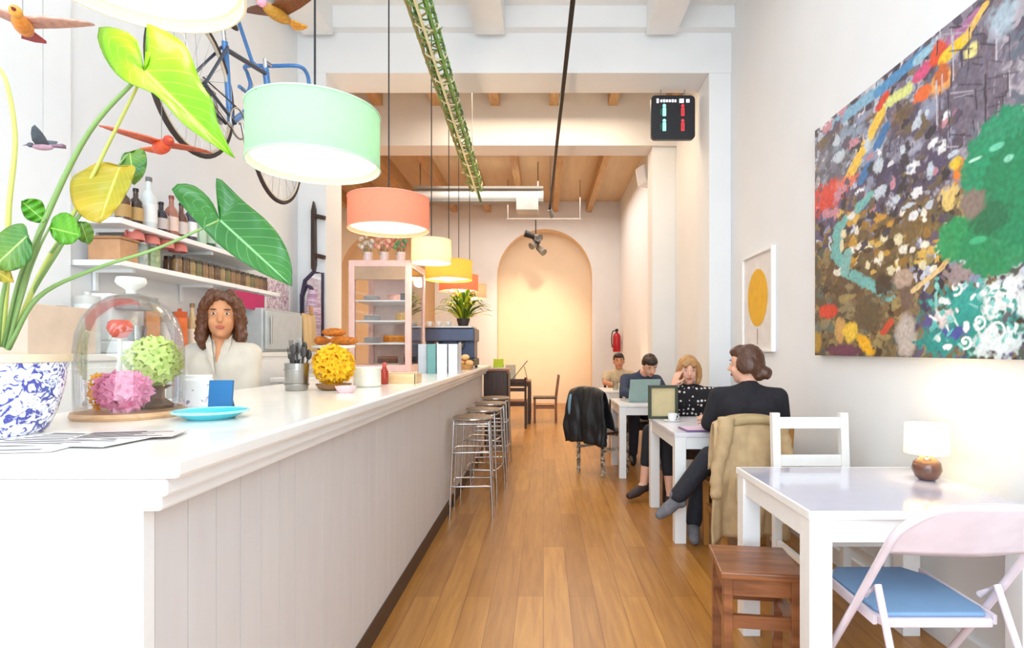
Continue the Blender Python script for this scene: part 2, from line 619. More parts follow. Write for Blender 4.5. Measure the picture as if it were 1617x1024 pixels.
# jars on the lower shelf: one of each look, then copies in front and back rows
def jar(x, y, z, h, r, body, lid, label):
    t = thing('spice_jar', label, 'jar', (x, y, z), 'small jars on the lower shelf')
    MB().lathe((x, y, z), [(r * .92, 0), (r, h * .04), (r, h * .72), (r * .8, h * .82)], 12).build('jar_body', mat('jar_' + body, body, .2, var=.25, vscale=60), t, smooth=40)
    MB().lathe((x, y, z), [(r * .88, h * .8), (r * .88, h), (r * .8, h * 1.01)], 12).build('lid', mat('lid_' + lid, lid, .4), t, smooth=40)
    return t
jl = 'small brown filled jar with dark lid in the lower shelf row'
jcols = [('8A6A48', '4A3A2C'), ('6E5038', '3A2C22'), ('A08458', '5A4A34'), ('7A7048', '40381E'), ('94704C', '584434')]
jp = [jar(-2.12, 3.30 + .064 * k, ZS1 + .001, .1, .026, a, c, 'small %s jar standing in the tight front row of the lower shelf' % w)
      for k, ((a, c), w) in enumerate(zip(jcols, ('tan filled', 'dark brown filled', 'sand filled', 'olive filled', 'reddish brown filled')))]
for k in range(5, 17):
    d = dup(jp[k % 5], (-2.12, 3.30 + .064 * k, ZS1 + .001))
for k in range(0, 15):
    d = dup(jp[(k * 2 + 1) % 5], (-2.19, 3.33 + .066 * k, ZS1 + .001))
# their labels say which: by tone, and front or back row
jar_i = 0
jord = ['first', 'second', 'third', 'fourth', 'fifth', 'sixth', 'seventh', 'eighth', 'ninth', 'tenth', 'eleventh', 'twelfth', 'thirteenth', 'fourteenth', 'fifteenth', 'sixteenth', 'seventeenth']
row = sorted([o for o in C.objects if o.name.startswith('spice_jar')], key=lambda o: (-o.location.x, o.location.y))
tones = {}
for o in row:
    front = o.location.x > -2.15
    same = [q for q in row if (q.location.x > -2.15) == front]
    tone = o['label'].split(' jar')[0]
    base = tone if tone.startswith('small') else o['label']
    o['label'] = '%s %s jar, %s from left in the lower shelf %s row' % (tone.split()[0], ' '.join(tone.split()[1:]), jord[same.index(o)], 'front' if front else 'back')
# bigger things at the left end of the lower shelf
t = thing('storage_box', 'tan wooden box at the left end of the lower shelf', 'box', (-2.19, 2.9, ZS1 + .001))
MB().box(-2.27, -2.11, 2.84, 2.97, ZS1 + .001, ZS1 + .11).build('box_body', mat('tan_wood', 'C09068', .6, var=.15), t, bevel=.003)
MB().box(-2.275, -2.105, 2.835, 2.975, ZS1 + .111, ZS1 + .125).build('lid', mat('tan_lid', 'A87850', .6), t, bevel=.002)
for k, (y, lb) in enumerate(((3.06, 'clear glass jar of grey pebbles next to the tan box'), (3.16, 'clear glass jar with green contents next to the pebble jar'))):
    t = thing('storage_jar', lb, 'jar', (-2.17, y, ZS1 + .001), 'larger glass jars on the lower shelf')
    MB().lathe((-2.17, y, ZS1 + .001), [(.04, 0), (.042, .01), (.042, .11), (.036, .125)], 16).build('jar_body', mat('jarbig%d' % k, ('A8B0A8', '9AA87A')[k], .15, var=.3, vscale=40), t, smooth=40)
    MB().lathe((-2.17, y, ZS1 + .001), [(.04, .12), (.04, .14), (.01, .145)], 16).build('lid', mat('jarlid%d' % k, 'C8CCC8', .3), t, smooth=40)
# coral cups hanging under the upper shelf
for k in range(4):
    y = 2.98 + k * .12
    t = thing('hanging_cup', 'coral red cup hanging under the upper shelf, %s from the left' % ('first', 'second', 'third', 'fourth')[k], 'cup', (-2.14, y, ZS2 - .09), 'coral cups under the upper shelf')
    MB().lathe((-2.14, y, ZS2 - .03), [(.03, 0), (.045, -.015), (.05, -.05), (.047, -.05), (.042, -.016), (.0, -.006)], 16, cap=False).build('bowl', mat('coral_cup%d' % k, 'CF7468', .35), t, smooth=50)
    MB().tube(arc((-2.14, y - .045, ZS2 - .052), .016, 90, 270, 8, (0, 1, 0), (0, 0, 1)), .004, 6).build('handle', mat('coral_cuph%d' % k, 'CF7468', .35), t, smooth=60)

# magenta card hanging from the lower shelf edge
t = thing('card_sign', 'magenta card hanging from the edge of the lower shelf', 'sign', (-2.07, 3.92, 1.6))
MB().box(-2.078, -2.074, 3.78, 4.24, 1.585, 1.70).build('card', mat('magenta_card', 'B8105E', .5), t)
for y in (3.86, 4.16):
    MB().cap((-2.076, y, 1.70), (-2.076, y, 1.72), .002).build('hook', steel, t)

# things on the back counter, behind the barista and the cloche
def tin(name, x, y, h, r, col, label, cat, lidc=None, n=18, g='things on the back counter'):
    t = thing(name, label, cat, (x, y, ZK), g)
    MB().lathe((x, y, ZK), [(r * .96, 0), (r, .006), (r, h * .86), (r * .96, h * .9)], n).build('body', mat('tin_' + col + str(round(y * 100)), col, .35, var=.12, vscale=30), t, smooth=40)
    MB().lathe((x, y, ZK), [(r * 1.02, h * .86), (r * 1.02, h), (r * .3, h * 1.02), (r * .3, h * 1.08), (.0, h * 1.09)], n).build('lid', mat('tinl_' + str(round(y * 100)), lidc or col, .35), t, smooth=40)
t = thing('cardboard_box', 'plain tan carton on the back counter behind the potted plant', 'box', (-2.15, 2.36, ZK))
MB().box(-2.29, -2.01, 2.22, 2.56, ZK, ZK + .2).build('carton_body', mat('kraft', 'D8C2AE', .8), t, bevel=.003)
MB().box(-2.29, -2.01, 2.37, 2.41, ZK + .2005, ZK + .202).build('tape', mat('kraft_tape', 'C2A88E', .4), t)
tin('glass_canister', -2.16, 2.70, .27, .05, 'DDE2DE', 'tall pale glass canister left of the white appliance', 'canister', 'C8C8C4')
t = thing('coffee_grinder', 'white square coffee appliance behind the glass cloche', 'appliance', (-2.15, 2.93, ZK))
MB().box(-2.28, -2.04, 2.82, 3.04, ZK, ZK + .06).build('base', white_paint, t, bevel=.01)
MB().box(-2.28, -2.15, 2.83, 3.03, ZK + .06, ZK + .3).build('housing', white_paint, t, bevel=.01)
MB().box(-2.15, -2.03, 2.85, 3.01, ZK + .22, ZK + .29).build('spout_head', mat('grey_plastic', '8A8C8C', .4), t, bevel=.008)
MB().lathe((-2.09, 2.93, ZK + .0605), [(.03, 0), (.04, .01), (.045, .08)], 16).build('jug', steel, t, smooth=40)
tin('paper_bag', -2.15, 3.13, .28, .045, 'D88A40', 'orange bag of coffee to the right of the white appliance', 'bag', 'B86A28', 4)
tin('canister', -2.15, 3.25, .2, .04, 'E4E0D8', 'cream canister between two orange packages', 'canister', 'C8B8A8')
tin('paper_bag', -2.15, 3.37, .24, .045, 'E0713A', 'tall bright orange bag on the back counter', 'bag', 'C85828', 4)
bottle('syrup_bottle', -2.15, 3.49, ZK, .3, .036, 'C8A878', '8A6A48', 'F0E4D0', 'honey coloured syrup bottle left of the barista', 'bottle', 'things on the back counter')
bottle('syrup_bottle', -2.15, 3.60, ZK, .26, .036, '8A5A38', '4A2E1C', 'E8D0B0', 'brown syrup bottle just left of the barista hair', 'bottle', 'things on the back counter')
tin('tea_tin', -2.10, 3.73, .16, .045, '7A4A30', 'brown tea tin behind the barista shoulder', 'tin', '5A3422')
tin('tea_tin', -2.22, 3.75, .3, .04, 'E8B8A0', 'tall peach tin behind the barista head', 'tin', 'C89078')
t = thing('drinks_fridge', 'grey metal box fridge on the back counter right of the barista', 'fridge', (-2.15, 4.5, ZK))
MB().box(-2.3, -2.02, 4.1, 4.75, ZK, ZK + .32).build('cabinet', mat('grey_metal', 'B9BFC0', .35, .1), t, bevel=.008)
MB().box(-2.018, -2.0, 4.12, 4.73, ZK + .02, ZK + .3).build('door', mat('grey_door', 'C3C8C8', .3, .1), t, bevel=.004)
MB().cap((-1.99, 4.17, ZK + .06), (-1.99, 4.17, ZK + .26), .007).build('handle', steel, t)
t = thing('chopping_board', 'pale wooden board leaning at the end of the back counter', 'board', (-2.05, 4.95, ZK))
MB().obox((-2.05, 5.0, ZK + .165), (.02, .26, .33), Matrix.Rotation(R(-4), 3, 'Y')).build('board', wood('board_wood', 'D2A86A', 'E8CB94', 2), t, bevel=.006)
MB().obox((-2.036, 5.0, ZK + .36), (.02, .06, .08), Matrix.Rotation(R(-4), 3, 'Y')).build('grip', oak_leg, t, bevel=.01)

# wall decoration right of the shelves
t = thing('pattern_poster', 'pink and white patterned poster on the bar wall', 'poster', (-2.32, 5.05, 1.7))
MB().box(-2.33, -2.322, 4.78, 5.2, 1.62, 2.02).build('sheet', spots('pink_print', 'F4ECEE', 'C49AB4', 26, .45, .56, .6, 2, 'noise', third='7A5A86'), t)
MB().box(-2.332, -2.318, 4.76, 4.78, 1.6, 2.04).box(-2.332, -2.318, 5.2, 5.22, 1.6, 2.04).box(-2.332, -2.318, 4.78, 5.2, 1.6, 1.62).box(-2.332, -2.318, 4.78, 5.2, 2.02, 2.04).build('frame', white_paint, t)
t = thing('wall_mirror', 'tall mirror with a curled dark violet frame on the left pier', 'mirror', (-2.18, 5.38, 1.3))
fr = [Vector((-2.28, 5.37, 1.36)), Vector((-2.28, 5.37, 1.8)), Vector((-2.25, 5.37, 1.95)), Vector((-2.17, 5.37, 2.03)), Vector((-2.08, 5.37, 2.02)), Vector((-2.08, 5.37, 1.36))]
MB().ext([p + Vector((0, .015, 0)) for p in fr], (0, .01, 0)).build('mirror_glass', mat('mirror', 'E8E8EC', .08, .9), t)
MB().tube(fr, .014, 8, True).build('frame', mat('violet_frame', '3A2C48', .5), t, smooth=60)
MB().tube(curve_pts([(-2.28, 5.36, 1.8), (-2.24, 5.36, 1.9), (-2.19, 5.36, 1.87), (-2.2, 5.36, 1.8), (-2.16, 5.36, 1.74), (-2.18, 5.36, 1.6)], 20), .013, 8).build('scroll', mat('violet_scroll', '4A3A58', .5), t, smooth=60)
t = thing('striped_vase', 'tall pink and violet striped vase at the end of the back counter', 'vase', (-2.1, 5.2, ZK))
MB().lathe((-2.1, 5.2, ZK), [(.05, 0), (.055, .02), (.055, .04), (.048, .06), (.065, .12), (.06, .2), (.07, .26), (.066, .4), (.05, .5), (.038, .52), (.042, .56), (.036, .56), (.03, .5), (0, .49)], 20, cap=False).build('body', spots('pink_stripes', 'E8C8D4', 'A87C9C', 9, .42, .5, .4, .6, 'noise', third='F2E4EA', stretch=(.3, .3, 5)), t, smooth=50)
MB().lathe((-2.1, 5.2, ZK), [(.056, .0), (.058, .0), (.058, .05), (.056, .05)], 20).build('base_band', mat('red_band', 'A84A50', .4), t, smooth=40)
t = thing('wall_bracket', 'dark carved wooden bracket with two arms on the left pier', 'wall bracket', (-2.17, 5.36, 2.0))
MB().ext([(-2.185, 5.4, 2.06), (-2.155, 5.4, 2.02), (-2.14, 5.4, 2.1), (-2.145, 5.4, 2.62), (-2.165, 5.4, 2.7), (-2.185, 5.4, 2.6)], (0, -.05, 0)).build('upright', dark_wood, t, bevel=.006)
for z in (2.19, 2.56):
    MB().bar((-2.16, 5.37, z), (-2.045, 5.34, z - .03), .035, .04).build('arm', dark_wood, t, bevel=.008)
# ================================================================== things on the bar
def at_top(px, py):
    """point of the worktop seen at a photo pixel"""
    Y = (EYE - ZT) * F / (py - VY)
    return Vector(((px - VX) * Y / F, Y, ZT))

# ---- potted arrow-leaf plant
pot_at = (-1.275, 1.32, ZT)
t = thing('potted_plant', 'big leafy arrow-leaf plant in a blue and white pot at the front of the bar', 'plant', pot_at)
pr = [(.088, 0), (.1, .012), (.115, .05), (.13, .11), (.134, .15), (.137, .168), (.142, .17), (.142, .182), (.13, .182), (.126, .15), (0, .148)]
MB().lathe(pot_at, pr[:6] + [(.128, .168), (.12, .13), (0, .13)], 40, cap=False).build('pot', spots('delft_pattern', '4A50A0', 'F4F5FB', 52, .41, .49, .2, 1.6, 'noise'), t, smooth=50)
MB().lathe(pot_at, [(.138, .166), (.144, .168), (.144, .186), (.131, .186), (.128, .166)], 40, cap=False).build('pot_rim', mat('pot_rim', 'DCC6A8', .5), t, smooth=50)
so = MB().lathe(pot_at, [(.0, .165), (.08, .163), (.127, .156), (.12, .14), (0, .14)], 32, cap=False)
so.build('soil', mat('soil', '4A3018', .9, var=.5, vscale=60, bump=.8, bscale=120), t)
for k in range(14):
    a, r = rnd.uniform(0, 6.28), rnd.uniform(.02, .11)
    p = Vector(pot_at) + Vector((r * math.cos(a), r * math.sin(a), .168))
    d = Vector((math.cos(a * 3), math.sin(a * 3), rnd.uniform(0, .3))) * .025
    MB().cap(p - d, p + d, .006, .004, 6).build('bark_chip', mat('bark%d' % (k % 3), ('8A5A2E', 'C09A5A', '6A3E20')[k % 3], .9) if k < 3 else bpy.data.materials['bark%d' % (k % 3)], t)

def leaf_mat(name, c0, c1, vein, tr=.35):
    m = bpy.data.materials.new(name)
    m.use_nodes = True
    N, L = m.node_tree.nodes, m.node_tree.links
    b = N['Principled BSDF']
    uv = N.new('ShaderNodeUVMap')
    sp = N.new('ShaderNodeSeparateXYZ')
    L.new(uv.outputs[0], sp.inputs[0])
    wv = N.new('ShaderNodeTexNoise')
    wv.inputs['Scale'].default_value = 9
    tc = N.new('ShaderNodeTexCoord')
    L.new(tc.outputs['Object'], wv.inputs['Vector'])
    rp = N.new('ShaderNodeValToRGB')
    rp.color_ramp.elements[0].position, rp.color_ramp.elements[1].position = .35, .65
    rp.color_ramp.elements[0].color, rp.color_ramp.elements[1].color = lin(c0) + (1,), lin(c1) + (1,)
    L.new(wv.outputs['Fac'], rp.inputs['Fac'])
    # midrib at u = 0, side veins as a saw of v - u
    a = N.new('ShaderNodeMath'); a.operation = 'ABSOLUTE'
    L.new(sp.outputs[0], a.inputs[0])
    k = N.new('ShaderNodeMath'); k.operation = 'MULTIPLY_ADD'; k.inputs[1].default_value = -.35
    L.new(a.outputs[0], k.inputs[0]); L.new(sp.outputs[1], k.inputs[2])
    k2 = N.new('ShaderNodeMath'); k2.operation = 'MULTIPLY'; k2.inputs[1].default_value = 8
    L.new(k.outputs[0], k2.inputs[0])
    fr = N.new('ShaderNodeMath'); fr.operation = 'FRACT'
    L.new(k2.outputs[0], fr.inputs[0])
    lt = N.new('ShaderNodeMath'); lt.operation = 'LESS_THAN'; lt.inputs[1].default_value = .09
    L.new(fr.outputs[0], lt.inputs[0])
    l2 = N.new('ShaderNodeMath'); l2.operation = 'LESS_THAN'; l2.inputs[1].default_value = .045
    L.new(a.outputs[0], l2.inputs[0])
    mxm = N.new('ShaderNodeMath'); mxm.operation = 'MAXIMUM'
    sc = N.new('ShaderNodeMath'); sc.operation = 'MULTIPLY'; sc.inputs[1].default_value = .35
    L.new(lt.outputs[0], sc.inputs[0])
    L.new(sc.outputs[0], mxm.inputs[0]); L.new(l2.outputs[0], mxm.inputs[1])
    mx = N.new('ShaderNodeMix'); mx.data_type = 'RGBA'
    L.new(mxm.outputs[0], mx.inputs[0]); L.new(rp.outputs['Color'], mx.inputs[6])
    mx.inputs[7].default_value = lin(vein) + (1,)
    L.new(mx.outputs[2], b.inputs['Base Color'])
    b.inputs['Roughness'].default_value = .32
    tl = N.new('ShaderNodeBsdfTranslucent')
    L.new(mx.outputs[2], tl.inputs['Color'])
    ms = N.new('ShaderNodeMixShader'); ms.inputs[0].default_value = tr
    L.new(b.outputs[0], ms.inputs[1]); L.new(tl.outputs[0], ms.inputs[2])
    L.new(ms.outputs[0], N['Material Output'].inputs['Surface'])
    return m

def resample(pts, n):
    pts = curve_pts([Vector((p[0], p[1], p[2] if len(p) > 2 else 0)) for p in pts], 60)
    L = [0]
    for a, b in zip(pts, pts[1:]):
        L.append(L[-1] + (b - a).length)
    out, j = [], 0
    for i in range(n + 1):
        s = L[-1] * i / n
        while j < len(L) - 2 and L[j + 1] < s:
            j += 1
        u = (s - L[j]) / max(1e-9, L[j + 1] - L[j])
        out.append(pts[j].lerp(pts[j + 1], min(1, max(0, u))))
    return out

def leaf(base, tip, left, right, Yb, Yt, fold, m, wave=.006, n=26, k=6):
    """arrow shaped blade: midrib from base to tip, the two edges start at the notch, run round a lobe to the tip"""
    le, re_ = resample([base] + left + [tip], n), resample([base] + right + [tip], n)
    B, T = Vector(base + (0,)), Vector(tip + (0,))
    ax = T - B
    mb = MB()
    vs, uvs = [], []
    for i in range(n + 1):
        for j in range(-k, k + 1):
            e = le[i] if j < 0 else re_[i]
            s = max(0, min(1, (e - B).dot(ax) / ax.length_squared))
            s = max(s, (i / n - .4) / .6 if i / n > .4 else 0)
            mid = B + ax * s
            f = abs(j) / k
            p = mid.lerp(e, f)
            d = (p - mid).length
            Y = Yb + (Yt - Yb) * s + fold * (d / 100) - fold * 1.2 * (d / 100) ** 2 + wave * math.sin(i * 1.1 + j * .6) * f
            vs.append(P(p.x, p.y, Y))
            uvs.append((f * (1 if j > 0 else -1), s + (0 if s > 0 else -.3 * f)))
    w = 2 * k + 1
    fs = [(i * w + j, i * w + j + 1, (i + 1) * w + j + 1, (i + 1) * w + j) for i in range(n) for j in range(2 * k)]
    mb.add(vs, fs)
    o = mb.build('leaf', m, t, smooth=180, fix=False, solid=.0016)
    ul = o.data.uv_layers.new(name='UVMap')
    for lp in o.data.loops:
        ul.data[lp.index].uv = uvs[lp.vertex_index]
    return o

LG = leaf_mat('leaf_bright', '7DBB1C', '93C926', 'CFE86A', .35)
LD = leaf_mat('leaf_deep', '2C6C2C', '387A30', '86B67E', .15)
LY = leaf_mat('leaf_yellow', 'D8BE3C', 'BDB53A', 'ECDD78', .4)
LM = leaf_mat('leaf_mid', '4E9E1E', '6CB52A', 'A8D86A', .35)
LS = leaf_mat('leaf_shade', '4A8A48', '86A83C', 'B8D07A', .3)
leaf((227, 112), (371, 250), [(222, 84), (212, 58), (180, 44), (154, 46), (162, 84), (186, 120), (214, 136), (246, 150), (290, 196), (335, 228)],
     [(236, 92), (240, 62), (231, 38), (258, 48), (290, 68), (306, 100), (318, 132), (336, 160), (346, 200)], 1.22, 1.17, -.05, LG)
leaf((347, 348), (461, 452), [(335, 320), (312, 296), (286, 290), (271, 297), (284, 320), (310, 350), (352, 392), (410, 430)],
     [(343, 318), (342, 281), (356, 290), (385, 318), (425, 352), (450, 388), (460, 420)], 1.36, 1.30, .05, LD)
leaf((190, 262), (158, 352), [(160, 256), (130, 270), (112, 285), (114, 320), (135, 346)], [(212, 262), (212, 275), (200, 305), (180, 335)], 1.36, 1.34, -.04, LY)
leaf((205, 240), (212, 292), [(194, 244), (190, 262), (196, 280)], [(226, 236), (232, 256), (226, 278)], 1.40, 1.38, .03, LS)
leaf((72, 350), (34, 318), [(60, 352), (42, 346), (34, 332)], [(72, 336), (66, 318), (48, 314)], 1.30, 1.27, .03, LM)
leaf((78, 360), (128, 372), [(84, 376), (100, 386), (116, 384)], [(86, 342), (106, 336), (122, 352)], 1.26, 1.24, .03, LM)
leaf((128, 350), (140, 386), [(118, 352), (116, 366), (126, 380)], [(140, 352), (148, 366), (146, 380)], 1.3, 1.29, .02, LS)
leaf((44, 372), (-12, 424), [(52, 392), (46, 414), (20, 428)], [(38, 354), (14, 358), (-10, 378), (-22, 404)], 1.22, 1.2, .04, LS)
leaf((-20, 420), (22, 446), [(-10, 436), (4, 446)], [(0, 416), (14, 424)], 1.25, 1.22, .02, LY)

def stem(pts, r, c):
    MB().tube(curve_pts([P(*p) for p in pts], 24), [r * (1 - .5 * i / 24) for i in range(25)], 8).build('stem', c, t, smooth=60)
SG, SY = mat('stem_green', '7E9E5A', .45), mat('stem_yellow', 'C4CC6A', .45)
for pts, r, c in [([(8, 548, 1.34), (40, 440, 1.32), (70, 350, 1.3), (140, 210, 1.26), (227, 113, 1.22)], .008, SG),
                  ([(14, 550, 1.35), (60, 440, 1.36), (110, 350, 1.36), (165, 240, 1.33), (228, 115, 1.23)], .006, SY),
                  ([(2, 548, 1.34), (12, 420, 1.33), (14, 330, 1.3), (24, 220, 1.28), (10, 130, 1.25), (-12, 96, 1.24)], .0065, SY),
                  ([(12, 552, 1.33), (60, 470, 1.33), (150, 425, 1.33), (250, 392, 1.35), (347, 348, 1.36)], .006, SG),
                  ([(10, 550, 1.36), (50, 465, 1.36), (90, 400, 1.35), (140, 320, 1.36), (190, 262, 1.36)], .005, SG),
                  ([(-4, 548, 1.32), (4, 470, 1.28), (20, 410, 1.24), (44, 372, 1.22)], .005, SG),
                  ([(5, 548, 1.33), (30, 440, 1.31), (56, 380, 1.30), (72, 350, 1.30)], .004, SG),
                  ([(12, 548, 1.33), (40, 450, 1.3), (62, 392, 1.27), (78, 360, 1.26)], .004, SG),
                  ([(-10, 548, 1.33), (-22, 470, 1.3), (-20, 420, 1.25)], .005, SY),
                  ([(80, 400, 1.35), (140, 320, 1.37), (180, 270, 1.39), (205, 240, 1.40)], .0035, SG),
                  ([(95, 385, 1.35), (112, 368, 1.32), (128, 350, 1.30)], .003, SG)]:
    stem(pts, r, c)

# ---- glass cloche with flower garlands
cc = Vector((-1.215, 1.68, ZT))
t = thing('glass_cloche', 'large clear glass cloche with white knob on a wooden board', 'cloche', cc)
MB().lathe(cc, [(.0, 0), (.141, 0), (.145, .008), (.141, .018), (0, .018)], 40, cap=False).build('base_board', wood('cloche_board', 'B8895A', 'D8B088', 0), t, smooth=30)
dome = [(.134, .02), (.136, .1), (.136, .19), (.131, .24), (.116, .288), (.09, .324), (.055, .35), (.02, .36), (.0, .361)]
gl = glass_mat('cloche_glass', 'FCFDFD', .12)
MB().lathe(cc, dome, 48, cap=False).build('dome', gl, t, smooth=180)
MB().lathe(cc, [(.012, .36), (.014, .372), (.034, .385), (.04, .395), (.036, .408), (.0, .412)], 24, cap=False).build('knob', mat('white_knob', 'EDEDE6', .3), t, smooth=60)

def garland(name, label, c, rad, col, col2, n, fr):
    t = thing(name, label, 'flowers', c)
    mA, mB = mat(name + col, col, .7, var=.1, vscale=40, trans=.25), mat(name + col2, col2, .7, trans=.25)
    c = Vector(c) + Vector((0, 0, rad[2]))
    MB().ell(c, [r * .8 for r in rad]).build('flower_core', mB, t, smooth=180)
    fb, cb = MB(), MB()
    ga = PI * (3 - 5 ** .5)
    for i in range(n):
        z = 1 - 2 * (i + .5) / n
        q = math.sqrt(1 - z * z)
        d = Vector((q * math.cos(ga * i), q * math.sin(ga * i), z))
        p = c + Vector((d.x * rad[0], d.y * rad[1], d.z * rad[2])) * rnd.uniform(.9, 1.04)
        quat = d.to_track_quat('Z', 'Y')
        s = fr * rnd.uniform(.8, 1.2)
        ro = rnd.uniform(0, 6)
        for kx in range(5):
            a = ro + kx * 2 * PI / 5
            u, v = Vector((math.cos(a), math.sin(a), 0)), Vector((-math.sin(a), math.cos(a), 0))
            ps = [Vector((0, 0, 0)), u * s * .5 + v * s * .36 + Vector((0, 0, s * .22)), u * s + Vector((0, 0, s * .45)), u * s * .5 - v * s * .36 + Vector((0, 0, s * .22))]
            fb.add([p + quat @ x for x in ps], [(0, 1, 2, 3)])
        cb.ell(p + d * s * .1, s * .16, n=6, k=4)
    fb.build('petals', mA, t, fix=False)['kind'] = 'stuff'
    cb.build('flower_centres', mB, t)['kind'] = 'stuff'
    return t
zb = ZT + .0185
garland('green_garland', 'round lime green flower garland inside the cloche on the right', (-1.19, 1.738, zb + .073), (.066, .06, .068), 'DAEA8E', 'B4D050', 64, .024)
tag(MB().lathe((-1.19, 1.738, zb), [(.0, 0), (.05, 0), (.056, .01), (.03, .03), (.03, .055), (.05, .068), (0, .068)], 24, cap=False).build('stand', wood('tiny_stand', '6A4632', '8A6046', 0), at=(-1.19, 1.738, zb), smooth=40), 'small brown wooden stand under the lime green garland in the cloche', 'stand')
garland('pink_garland', 'bright pink flower garland at the front of the cloche', (-1.195, 1.622, zb + .008), (.066, .038, .05), 'FAA4C4', 'EE7CA8', 66, .024)
garland('orange_garland', 'small yellow orange flower garland left of the pink one in the cloche', (-1.294, 1.662, zb + .006), (.02, .024, .05), 'F4B02A', 'E08818', 26, .016)
t = thing('coral_flower', 'coral red paper flower high inside the cloche on a pale stalk', 'flower', cc + Vector((-.074, .055, .019)))
MB().cap(cc + Vector((-.074, .055, .019)), cc + Vector((-.074, .055, .23)), .006).build('stalk', mat('pale_stalk', 'D8D8C8', .5), t, smooth=40)
MB().lathe(cc + Vector((-.074, .055, .23)), [(.0, 0), (.02, .004), (.034, .03), (.03, .05), (.02, .056), (0, .045)], 12, cap=False).build('bloom', mat('coral_bloom', 'E0604C', .6, var=.2, vscale=40), t, smooth=60)

# ---- printed menus fanned on the counter
for k, (x, y, rz, w, d, lb) in enumerate([(-1.10, 1.16, 8, .30, .19, 'printed paper menu with grey text, lowest sheet before the pot'),
                                          (-1.0, 1.22, -6, .28, .16, 'white printed leaflet with dark edge right of the pot'),
                                          (-.92, 1.27, 14, .2, .1, 'small dark edged card nearest the turquoise dish')]):
    t = thing('paper_menu', lb, 'menu', (x, y, ZT), 'papers on the bar beside the pot')
    M3 = Matrix.Rotation(R(rz), 3, 'Z')
    z = ZT + .001 + k * .0025
    MB().obox((x, y, z + .0008), (w, d, .0015), M3).build('sheet', mat('sheet%d' % k, ('E6E2E4', 'EFECEA', 'CFC4C4')[k], .6), t)
    ln = MB()
    for j in range(7):
        ww = w * rnd.uniform(.45, .85)
        ln.obox(Vector((x, y, z + .0018)) + M3 @ Vector((-(w * .9 - ww) / 2, d * (.4 - j * .13), 0)), (ww, d * (.05 if j else .09), .0004), M3)
    ln.build('print', mat('ink%d' % k, ('5A5660', '4A4654', '2E2A34')[k], .6), t)

# ---- turquoise dish with a blue card and a flowered packet
dc = at_top(333, 661)
t = thing('shallow_dish', 'turquoise shallow dish on the bar', 'dish', dc)
MB().lathe(dc, [(.0, .0), (.06, .0), (.065, .004), (.096, .02), (.094, .023), (.06, .008), (0, .006)], 40, cap=False).build('bowl', mat('turquoise', '4CCCD8', .15, var=.08, coat=.5), t, smooth=60)
MB().tube([dc + Vector((.0955 * math.cos(a), .0955 * math.sin(a), .0215)) for a in [2 * PI * i / 40 for i in range(40)]], .0035, 6, True).build('rim', mat('pale_turquoise', 'A8E8EC', .15), t, smooth=60)
t = thing('blue_card', 'upright deep blue card standing behind the turquoise dish', 'card', (-1.007, 1.78, ZT))
c0 = Vector((-1.007, 1.78, ZT))
MB().obox(c0 + Vector((0, 0, .05)), (.072, .012, .1), Matrix.Rotation(R(-6), 3, 'X')).build('card', mat('deep_blue', '1F6AA0', .5), t, bevel=.001)
MB().obox(c0 + Vector((0, .03, .04)), (.04, .004, .08), Matrix.Rotation(R(24), 3, 'X')).build('strut', mat('deep_blue2', '1F5A88', .5), t)
c0 = Vector((-1.135, 1.87, ZT))
t = thing('gift_packet', 'white packet with violet specks left of the blue card', 'packet', c0)
MB().obox(c0 + Vector((0, 0, .05)), (.085, .045, .1), Matrix.Rotation(R(12), 3, 'Z')).build('packet', spots('flower_paper', '9A8AA8', 'F6F4F4', 40, .34, .42, .5, 1, 'noise'), t, bevel=.006)
MB().obox(c0 + Vector((0, 0, .106)), (.086, .02, .014), Matrix.Rotation(R(12), 3, 'Z')).build('folded_top', white_paint, t, bevel=.003)
c0 = at_top(287, 648)
t = thing('small_bottle', 'tiny dark pink bottle left of the turquoise dish', 'bottle', c0)
MB().lathe(c0, [(.011, 0), (.012, .004), (.012, .035), (.007, .04)], 14).build('body', mat('dark_pink', 'A82860', .3), t, smooth=40)
MB().lathe(c0, [(.008, .04), (.008, .06), (.006, .062)], 12).build('cap', mat('dark_cap', '3A2030', .3), t, smooth=40)

